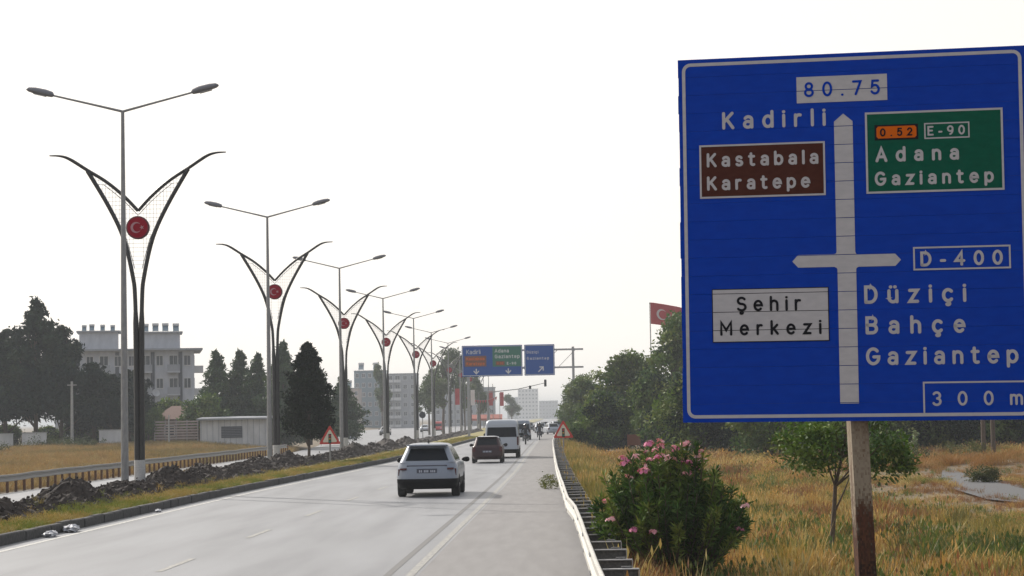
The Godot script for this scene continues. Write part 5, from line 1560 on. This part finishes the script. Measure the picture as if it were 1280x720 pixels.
	part("stem", trunk(2.4, 0.12, [[0.4, Vector3(1.6, 2.4, 0)], [0.5, Vector3(-1.6, 2.2, 0.3)]]), M.bark, hb)
	for i in 4:
		copy(hb, Vector3(-43.2 + i * 4.3, 0.0, -222.0 - (i % 3) * 3.0), i * 1.7, Vector3(1, rng.randf_range(0.85, 1.15), 1), "dark hedge shrub behind the left pines and house, %s from the left" % ORD[i + 1])
	copy(hb, Vector3(-57.5, 0.0, -207.0), 0.7, Vector3(0.9, 0.55, 0.9), "low dark shrub under the left pines at the picture edge")
	copy(hb, Vector3(-52.4, 0.0, -208.0), 2.2, Vector3(0.7, 0.5, 0.8), "low dark shrub under the tallest left pine")
	copy(hb, Vector3(-48.4, 0.0, -208.0), 3.9, Vector3(0.9, 0.7, 0.9), "low dark shrub behind the concrete utility pole")
	for i in 8:
		copy(hb, Vector3(6.5 + i * 4.2, -0.3, -184.0 - (i % 3) * 4.0), i * 1.1, Vector3(1, rng.randf_range(0.95, 1.3), 1), "dark hedge shrub behind the right-hand trees, %s from the road" % ORD[i])
	for i in 9:
		copy(hb, Vector3(9.0 + i * 3.6, ground_y(9.0 + i * 3.6, -136.0) - 0.2, -134.0 - (i % 3) * 2.5), i * 1.9, Vector3(0.85, rng.randf_range(0.75, 1.0), 0.85), "dark hedge shrub behind the dry field under the sign, %s from the left" % ORD[i])
	# the young tree with a leaning trunk
	var yt := tree("young_tree", "young green tree with a thin leaning trunk behind the sign post", "", ball_clumps([[Vector3(0.25, 2.15, 0), Vector3(0.95, 0.6, 0.9)], [Vector3(1.0, 1.75, 0), Vector3(0.4, 0.35, 0.5)], [Vector3(-0.35, 1.95, 0.2), Vector3(0.5, 0.45, 0.5)], [Vector3(0.2, 2.9, 0), Vector3(0.8, 0.5, 0.7)]], 64, 0.27), 2.6, 0.05, 330, 0.05, 0.42, bright + mid, M.foliage, Vector3(0.42, 0, 0))
	yt.scale = Vector3(1.12, 1.05, 1.12)
	yt.position = Vector3(5.16, ground_y(5.16, -37.6), -37.6)
	# pale plant and far poles under the sign
	var pp := thing("pale_plant", "pale grey-green branching plant under the sign, right of the post", "plant", Vector3(18.6, ground_y(18.6, -104.0), -104.0))
	part("crown", crown(cone_clumps(1.7, 0.1, 0.5, 22, 0.22, 0.4, 0.4), 60, 0.07, 0.4, [Color(0.28, 0.3, 0.18), Color(0.2, 0.24, 0.13)]), M.foliage, pp)
	part("stem", trunk(1.4, 0.04, []), M.bark, pp)

# ------------------------------------------------------------------ oleander and small plants
func make_oleander():
	var at := Vector3(1.78, ground_y(1.78, -30.2), -30.2)
	var t := thing("oleander_bush", "large oleander bush with pink flowers beside the right-hand guardrail", "bush", at)
	var stems := Shape.new()
	var leaves := Shape.new()
	var green := [Color(0.065, 0.12, 0.028), Color(0.10, 0.155, 0.035), Color(0.045, 0.085, 0.024), Color(0.17, 0.21, 0.05)]
	var tips := []
	for i in 260:
		var th := rng.randf() * TAU
		var out := pow(rng.randf(), 0.55)
		var top := Vector3(cos(th) * out * 1.22, 0, sin(th) * out * 1.1)
		var round := sqrt(maxf(0.0, 1.0 - out * out * 0.8))
		top.y = (0.5 + 1.62 * round) * rng.randf_range(0.62, 1.0) + (0.12 if rng.randf() < 0.2 else 0.0)
		if top.x > 0.5: top.y *= 0.9
		var foot := Vector3(top.x * 0.28, -0.05, top.z * 0.28)
		var mid := foot.lerp(top, 0.55) + Vector3(top.x * 0.12, 0.1, top.z * 0.12)
		stems.tube(PackedVector3Array([foot, mid, top]), [0.014, 0.01, 0.005], 5, false)
		tips.append(top)
		var dir := (top - mid).normalized()
		var base: Color = green[rng.randi() % green.size()]
		for k in 95:
			var q := pow(rng.randf(), 0.6)
			var p := foot.lerp(mid, q * 2.0) if q < 0.5 else mid.lerp(top, q * 2.0 - 1.0)
			if p.y < 0.12: continue
			var ld := (dir * 0.55 + rand_dir() * 0.75 + Vector3.UP * 0.12).normalized()
			var len := rng.randf_range(0.05, 0.088)
			var sd := ld.cross(rand_dir()).normalized() * 0.014
			leaves.leaf(p + ld * len, ld * len, sd, tint(base, 0.3))
	part("stem", stems, M.bark, t)
	part("foliage", leaves, M.foliage, t)
	# flower heads on the outer tips
	var one := []
	for v in 3:
		var s := Shape.new()
		for f in 11:
			var c0 := rand_dir() * rng.randf_range(0.025, 0.07)
			c0.y = absf(c0.y) * 0.8
			var nrm := (c0.normalized() + Vector3(0, 0.5, 0.15) + rand_dir() * 0.3).normalized()
			var x := nrm.cross(rand_dir()).normalized(); var y := nrm.cross(x)
			for k in 5:
				var a := TAU * k / 5.0
				var d := x * cos(a) + y * sin(a)
				var e := nrm.cross(d)
				s.col = tint([Color(0.72, 0.34, 0.38), Color(0.78, 0.50, 0.50), Color(0.64, 0.22, 0.36)][v], 0.15)
				s.quad(c0, c0 + d * 0.02 + e * 0.013 + nrm * 0.004, c0 + d * 0.036 + nrm * 0.008, c0 + d * 0.02 - e * 0.013 + nrm * 0.004)
		one.append(s.mesh())
	tips.sort_custom(func(a, b): return a.y + a.z * 0.2 > b.y + b.z * 0.2)
	var done := 0
	for p in tips:
		if done >= 34: break
		if rng.randf() < 0.45: continue
		var o := part("flower_head", one[done % 3], M.petal, t, p + Vector3(0, 0.02, 0))
		o.rotation.y = rng.randf() * TAU
		o.scale = Vector3.ONE * rng.randf_range(0.8, 1.35)
		done += 1
	for q in [Vector3(-0.95, 1.0, 0.75), Vector3(-0.62, 0.85, 0.95), Vector3(-0.35, 0.82, 1.0), Vector3(-1.15, 0.62, 0.4), Vector3(0.95, 0.8, 0.45), Vector3(-1.0, 1.25, 0.4), Vector3(1.05, 1.15, 0.45)]:
		var o := part("flower_head", one[done % 3], M.petal, t, q)
		o.rotation.y = done * 1.1
		done += 1

func tuft(blades: int, h: float, spread: float, w: float, bend: float) -> ArrayMesh:
	var s := Shape.new()
	for i in blades:
		var th := rng.randf() * TAU
		var dir := Vector3(cos(th), 0, sin(th))
		var p := dir * rng.randf() * spread * 0.5
		var hh := h * rng.randf_range(0.5, 1.15)
		var side := Vector3(-dir.z, 0, dir.x).rotated(Vector3.UP, rng.randf_range(-1, 1)) * w
		var m := p + dir * bend * 0.35 * hh + Vector3(0, hh * 0.6, 0)
		var e := p + dir * bend * hh + Vector3(0, hh, 0)
		var k := rng.randf_range(0.75, 1.2)
		s.col = Color(k, k, k)
		s.quad(p - side, m - side * 0.8, m + side * 0.8, p + side)
		s.tri(m - side * 0.8, e, m + side * 0.8)
		if rng.randf() < 0.35:                          # seed head
			s.col = Color(k * 1.15, k * 1.1, k)
			s.quad(e - side * 2.2 - Vector3(0, 0.06, 0) * h, e + Vector3(0, 0.05, 0) * h, e + side * 2.2 - Vector3(0, 0.06, 0) * h, e - Vector3(0, 0.16, 0) * h)
	return s.mesh()

func scatter(called: String, label: String, meshes: Array, spots: Array, mat: Material):   # spots: [position, scale, colour]
	var k := 0
	for m in meshes:
		var mine := []
		for i in range(k, spots.size(), meshes.size()): mine.append(spots[i])
		k += 1
		var mm := MultiMesh.new()
		mm.transform_format = MultiMesh.TRANSFORM_3D
		mm.use_colors = true
		mm.mesh = m
		mm.instance_count = mine.size()
		for i in mine.size():
			var q: Array = mine[i]
			var b := Basis(Vector3.UP, rng.randf() * TAU).rotated(Vector3.RIGHT, rng.randf_range(-0.15, 0.15)).scaled(q[1])
			mm.set_instance_transform(i, Transform3D(b, q[0]))
			mm.set_instance_color(i, q[2])
		var o := MultiMeshInstance3D.new()
		o.name = numbered(called)
		o.multimesh = mm
		o.material_override = mat
		add_child(o)
		tag(o, label, "grass", "", "stuff")

func make_grass():
	var straw := [Color(0.52, 0.37, 0.14), Color(0.60, 0.48, 0.23), Color(0.44, 0.29, 0.11), Color(0.52, 0.41, 0.18)]
	var olive := [Color(0.28, 0.255, 0.09), Color(0.36, 0.32, 0.11), Color(0.19, 0.195, 0.07)]
	var russet := [Color(0.29, 0.16, 0.08), Color(0.25, 0.15, 0.085)]
	var t1 := tuft(22, 0.42, 0.34, 0.006, 0.45)
	var t2 := tuft(20, 0.34, 0.4, 0.007, 0.75)
	var t3 := tuft(18, 0.5, 0.3, 0.0055, 0.3)
	var spots := []
	var tries := 0
	while spots.size() < 46000 and tries < 400000:
		tries += 1
		var d := 20.0 + 115.0 * pow(rng.randf(), 1.25)
		var x := 0.85 + rng.randf() * (0.27 * d + 3.0)
		if track(x, d): continue
		var den := patch.get_noise_2d(x * 7.0, d * 7.0) * 1.4 + 0.3
		if rng.randf() > 0.3 + den and not (x > 9.5 and d > 42 and d < 80): continue
		var g := patch.get_noise_2d(x * 4.5 + 300.0, -d * 2.6) * 1.2 + rng.randfn() * 0.08
		var c: Color = straw[rng.randi() % 4]
		if g > 0.08: c = olive[rng.randi() % 3]
		elif g < -0.24: c = russet[rng.randi() % 2]
		if d > 70 and x > 14 and d > 62 + (x - 12) * 0.2 and d < 100: c = russet[rng.randi() % 2].lerp(straw[0], 0.35)
		c = tint(c, 0.2)
		var grow := 0.44 + 0.85 * clampf(patch.get_noise_2d(x * 9.0 + 70.0, d * 9.0) + 0.3, 0, 1) + (0.5 if rng.randf() < 0.04 else 0.0)
		if g > 0.13: grow *= 0.85
		if x > 9.5 and d > 42 and d < 80: grow *= 0.45
		if den < 0.12: grow *= 0.6
		var wide := 1.0 + smoothstep(40, 110, d) * 0.9
		spots.append([Vector3(x, ground_y(x, -d) - 0.02, -d), Vector3(grow * wide, grow * rng.randf_range(0.75, 1.25), grow * wide), c])
	scatter("dry_grass", "golden dry grass covering the field on the right", [t1, t2, t3], spots, M.grass)
	# green weeds standing in patches
	var wide_leaf := tuft(26, 0.36, 0.42, 0.014, 0.6)
	var wide_leaf2 := tuft(22, 0.5, 0.36, 0.012, 0.45)
	spots = []
	tries = 0
	while spots.size() < 1700 and tries < 60000:
		tries += 1
		var d := 22.0 + 80.0 * pow(rng.randf(), 1.2)
		var x := 0.95 + rng.randf() * (0.26 * d + 2.0)
		if track(x, d) or patch.get_noise_2d(x * 6.0 - 90.0, d * 4.0) < 0.2: continue
		var sc := rng.randf_range(0.5, 1.15) * (0.45 if x > 9.5 and d > 42 else 1.0)
		spots.append([Vector3(x, ground_y(x, -d) - 0.02, -d), Vector3(sc, sc, sc), tint([Color(0.14, 0.18, 0.05), Color(0.2, 0.22, 0.07), Color(0.11, 0.15, 0.055)][rng.randi() % 3], 0.25)])
	scatter("field_weeds", "patches of green weeds among the dry grass on the right", [wide_leaf, wide_leaf2], spots, M.foliage)
	# left field, beyond the far guardrail
	spots = []
	tries = 0
	while spots.size() < 17000 and tries < 200000:
		tries += 1
		var d := 70.0 + 135.0 * rng.randf()
		var x := -24.9 - rng.randf() * 32.0
		if x > interp(OPP_L, d) - 0.6 or x < -0.29 * d - 4: continue
		var g := patch.get_noise_2d(x * 1.6 + 90.0, -d * 0.8) + rng.randfn() * 0.08 + smoothstep(150, 190, d) * 0.14
		var c: Color = straw[rng.randi() % 4] if g < 0.12 else olive[rng.randi() % 3]
		c = c.lerp(Color(0.24, 0.19, 0.12), 0.5)
		spots.append([Vector3(x, ground_y(x, -d) - 0.03, -d), Vector3(1.6, rng.randf_range(0.55, 1.15), 1.6), tint(c, 0.2)])
	scatter("far_field_grass", "brownish dry grass beyond the far guardrail on the left", [t1, t3], spots, M.grass)
	# median verge: short yellow and green
	spots = []
	var yellow := [Color(0.34, 0.28, 0.10), Color(0.30, 0.26, 0.08), Color(0.42, 0.35, 0.16)]
	var fresh := [Color(0.16, 0.21, 0.04), Color(0.22, 0.26, 0.06)]
	for i in 11000:
		var d := 34.0 + 190.0 * pow(rng.randf(), 1.5)
		var k := interp(KERB, d) - 0.22
		var x := k - absf(rng.randfn()) * 0.75
		if x < -13.3: continue
		var by := bank_y(x, d) - 0.05
		if by > 0.3 and rng.randf() < 0.9: continue
		var g := patch.get_noise_2d(x * 5.0, d * 5.0 + 40.0) + rng.randfn() * 0.1
		var c: Color = yellow[rng.randi() % 3] if g < 0.05 else fresh[rng.randi() % 2]
		var sc := rng.randf_range(0.22, 0.48)
		spots.append([Vector3(x, maxf(by, 0.17), -d), Vector3(sc * 1.5, sc, sc * 1.5), tint(c, 0.2)])
	scatter("verge_grass", "short yellow-green grass strip between the kerb and the soil bank", [t2, t1], spots, M.grass)
	# taller green and straw growth along the back of the right-hand rail
	spots = []
	for i in 2600:
		var d := 34.0 + 120.0 * pow(rng.randf(), 1.2)
		var x := interp(RAIL_R, d) + 0.62 + absf(rng.randfn()) * 0.7
		var c: Color = olive[rng.randi() % 3] if patch.get_noise_2d(d * 2.0, 33.0) > -0.1 else straw[rng.randi() % 4]
		var sc := rng.randf_range(0.7, 1.6)
		spots.append([Vector3(x, ground_y(x, -d) - 0.02, -d), Vector3(sc, sc * 1.1, sc), tint(c.lerp(Color(0.2, 0.21, 0.07), 0.3), 0.2)])
	scatter("verge_weeds", "tall olive weeds growing behind the right-hand guardrail", [t3, t1], spots, M.grass)

func track(x: float, d: float) -> bool:
	var c := interp([[44, 30], [49, 20], [53, 15.4], [57.5, 13.6], [62, 13.4], [68, 14.0], [76, 15.2], [88, 17.0], [100, 19], [120, 22]], d)
	if d < 44 or d > 80: return false
	if d < 54: return x > c - 1.0 and x < c + 2.0
	return absf(x - c) < 0.8 * smoothstep(80, 62, d)

func make_small_things():
	# litter in the gutter
	for q in [[-10.86, 43.2, 0.16, "small crumpled white bag in the gutter, nearer of two together"], [-10.84, 45.0, 0.2, "larger crumpled white bag in the gutter, farther of two together"], [-10.72, 54.3, 0.1, "small grey-white scrap of litter alone in the gutter"], [-11.5, 58.6, 0.07, "tiny pale scrap on the verge grass before the first street lamp"]]:
		var s := Shape.new()
		var rows := []
		for i in 11:
			var r := PackedVector3Array()
			for j in 20:
				var th := TAU * j / 20; var ph := PI * (0.02 + 0.96 * i / 10.0) - PI / 2
				var p := Vector3(cos(ph) * cos(th) * 0.75, sin(ph) * 0.42, cos(ph) * sin(th) * 1.7)
				r.append(p * q[2] * (1.0 + 0.9 * rough.get_noise_3d(p.x * 2 + q[1], p.y * 2, p.z * 2)) + Vector3(0, q[2] * 0.38, 0))
			rows.append(r)
		s.grid(rows, true, false)
		var o := part("litter_bag", s, M.bag_white, self, Vector3(q[0], 0.0 if q[0] > -11.0 else 0.2, -q[1]))
		tag(o, q[3], "litter", "litter along the kerb")
	# weed at the rail foot
	for q in [[-0.13, 66.5, 1.15, "bushy weed growing out of the asphalt at the foot of the guardrail"]]:
		var t := thing("roadside_weed", q[3], "plant", Vector3(q[0], 0, -q[1]))
		var clumps := ball_clumps([[Vector3(0, 0.2, 0), Vector3(0.26, 0.18, 0.5)]], 16, 0.16)
		for c in clumps: c[0] *= q[2]; c[1] *= q[2]
		part("foliage", crown(clumps, 170, 0.035, 0.35, [Color(0.2, 0.19, 0.06), Color(0.14, 0.15, 0.05)]), M.foliage, t)
	# low bushes in the field
	var i := 0
	for q in [[13.9, 66.0, 0.75, "dark low bush beside the gravel track"], [2.3, 47.0, 0.9, "low green bush in the grass right behind the oleander"], [2.6, 62.0, 1.0, "low olive bush behind the guardrail past the oleander"], [3.4, 24.8, 0.45, "small green plant in the dry grass before the oleander"], [16.5, 92.0, 1.1, "dark scrub patch at the end of the track"], [20.5, 101.0, 1.3, "low scrub before the far trees on the right"]]:
		var t := thing("low_bush", q[3], "bush", Vector3(q[0], ground_y(q[0], -q[1]), -q[1]), 0, "low bushes in the field")
		var clumps := ball_clumps([[Vector3(0, 0.4, 0), Vector3(0.7, 0.38, 0.6)], [Vector3(0.5, 0.3, 0), Vector3(0.5, 0.3, 0.5)]], 30, 0.24)
		for c in clumps: c[0] *= q[2]; c[1] *= q[2]
		part("foliage", crown(clumps, 240, 0.045, 0.35, [Color(0.075, 0.09, 0.035), Color(0.1, 0.1, 0.04)] if i % 3 != 2 else [Color(0.15, 0.15, 0.05), Color(0.11, 0.12, 0.045)]), M.foliage, t)
		i += 1
	for q in [[-47.0, 186.0, 1.8, "low green hedge clump under the left pines"], [-43.0, 182.0, 1.5, "second low green clump right of the concrete utility pole"], [-50.0, 176.0, 1.6, "dark low scrub at the left edge of the far field"]]:
		var t := thing("low_bush", q[3], "bush", Vector3(q[0], ground_y(q[0], -q[1]) - 0.1, -q[1]), 0, "low scrub in the left field")
		var clumps := ball_clumps([[Vector3(0, 0.35, 0), Vector3(1.6, 0.35, 0.6)]], 34, 0.3)
		for c in clumps: c[0] *= q[2]; c[1] *= q[2]
		part("foliage", crown(clumps, 120, 0.09, 0.35, [Color(0.07, 0.09, 0.04), Color(0.1, 0.11, 0.05)]), M.foliage, t)
	# utility poles
	for q in [[-45.7, 190.0, 6.4, 0.16, "grey concrete utility pole before the left pines"], [21.6, 101.0, 5.0, 0.13, "dark wooden pole under the sign, left of its twin"], [22.3, 102.0, 5.0, 0.13, "dark wooden pole under the sign, right of its twin"], [-37.6, 196.0, 2.9, 0.1, "short grey pole before the lattice screen"]]:
		var t := thing("utility_pole", q[4], "pole", Vector3(q[0], ground_y(q[0], -q[1]), -q[1]), 0, "utility poles")
		var s := Shape.new()
		s.tube(PackedVector3Array([Vector3(0, -0.3, 0), Vector3(0, q[2], 0)]), [q[3], q[3] * 0.7], 8)
		part("shaft", s, M.concrete if q[0] < 0 else M.bark, t)
		s = Shape.new(); s.box(Vector3(0, q[2] - 0.35, 0), Vector3(0.9, 0.09, 0.09))
		if q[2] > 4.5: part("cross_arm", s, M.concrete if q[0] < 0 else M.bark, t)
	# large flag behind the tall tree on the right
	var ft := thing("flagpole", "tall thin flagpole rising behind the tallest right-hand tree", "flagpole", Vector3(10.0, -0.3, -200.0))
	var s := Shape.new(); s.tube(PackedVector3Array([Vector3(0, -0.3, 0), Vector3(0, 13.7, 0)]), [0.09, 0.05], 8)
	part("shaft", s, M.white_base, ft)
	s = Shape.new(); s.lathe(Vector3(0, 13.7, 0), Vector3.UP, [[0, 0.05], [0.06, 0.1], [0.14, 0.06], [0.18, 0]], 10)
	part("finial", s, M.galvanised, ft)
	flag(Vector3(10.06, 11.4, -199.95), 3.4, 2.15, "red flag with white crescent flying above the tallest right-hand tree")
	# flag garland poles by the crossing
	for k in 7:
		var x := -15.0 + k * 0.95 + 0.3 * sin(k * 2.0)
		var t := thing("banner_pole", ["leftmost", "second", "third", "fourth", "fifth", "sixth", "rightmost"][k] + " of the thin banner poles under the wide gantry board", "pole", Vector3(x, -0.1, -310.0 - k * 9.0), 0, "banner poles at the crossing")
		s = Shape.new(); s.tube(PackedVector3Array([Vector3(0, -0.2, 0), Vector3(0, 7.6 + sin(k * 1.7), 0)]), 0.055, 6)
		part("shaft", s, M.lamp_steel, t)
		if k % 2 == 0:
			s = Shape.new()
			var rows := []
			for i2 in 6:
				rows.append(PackedVector3Array([Vector3(0.06, 7.0 - i2 * 0.5, 0.06 * sin(i2 * 1.4)), Vector3(0.75, 7.0 - i2 * 0.5, 0.14 * sin(i2 * 1.4 + 1))]))
			s.grid(rows, false)
			var rws := []
			for r in rows: rws.append(PackedVector3Array([r[1] + Vector3(0, 0, -0.012), r[0] + Vector3(0, 0, -0.012)]))
			s.grid(rws, false)
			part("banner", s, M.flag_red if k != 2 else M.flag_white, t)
	var g := thing("bunting", "string of small red flags sagging between banner poles", "bunting", Vector3(-11.5, 5.2, -330.0))
	s = Shape.new()
	var pts := PackedVector3Array()
	for k in 13: pts.append(Vector3(-2.6 + k * 0.43, 0.6 * pow((k - 6) / 6.0, 2.0), 0))
	s.tube(pts, 0.02, 5)
	part("cord", s, M.wire, g)
	for k in 12:
		s = Shape.new()
		var p := pts[k]
		s.prism(L([p.x + 0.02, p.y, p.x + 0.4, p.y + (pts[k + 1].y - p.y) * 0.9, p.x + 0.21, p.y - 0.55]), -0.008, 0.008)
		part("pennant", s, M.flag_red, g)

func flag(at: Vector3, w: float, h: float, label: String):
	var t := thing("flag", label, "flag", at)
	var wave := func(u: float, v: float) -> Vector3: return Vector3(u * w * 0.96, v * h - 0.30 * u * h * (0.6 + 0.4 * u), 0.22 * sin(u * 8.0 + v * 1.2) * u + 0.08 * sin(u * 17.0))
	var s := Shape.new()
	var rows := []; var back := []
	for j in 9:
		var r := PackedVector3Array(); var r2 := PackedVector3Array()
		for i in 25: r.append(wave.call(i / 24.0, 1.0 - j / 8.0))
		for i in 25: r2.append(wave.call(1.0 - i / 24.0, 1.0 - j / 8.0) + Vector3(0, 0, -0.01))
		rows.append(r); back.append(r2)
	s.grid(rows, false); s.grid(back, false)
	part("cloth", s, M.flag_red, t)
	for front in [0.012, -0.022]:
		s = Shape.new()
		var a := PackedVector2Array(); var b := PackedVector2Array()
		for i in 23:
			var th := deg_to_rad(lerpf(38, 322, i / 22.0)); var t2 := deg_to_rad(lerpf(50, 310, i / 22.0))
			a.append(Vector2(0.34 + 0.25 * cos(th) * h / w, 0.5 + 0.25 * sin(th))); b.append(Vector2(0.34 + 0.0625 * h / w + 0.2 * cos(t2) * h / w, 0.5 + 0.2 * sin(t2)))
		for i in 22:
			var q := []
			for p in [a[i], a[i + 1], b[i + 1], b[i]]: q.append(wave.call(p.x, p.y) + Vector3(0, 0, front))
			s.quad(q[0], q[1], q[2], q[3])
		part("crescent", s, M.flag_white, t)
		s = Shape.new()
		var st := star(Vector2(0, 0), 0.125)
		for i in 10:
			var c0 := Vector2(0.56, 0.5)
			var q := []
			for p in [Vector2.ZERO, st[i], st[(i + 1) % 10]]: q.append(wave.call(c0.x + p.x * h / w, c0.y + p.y) + Vector3(0, 0, front))
			s.tri(q[0], q[1], q[2])
		part("star", s, M.flag_white, t)
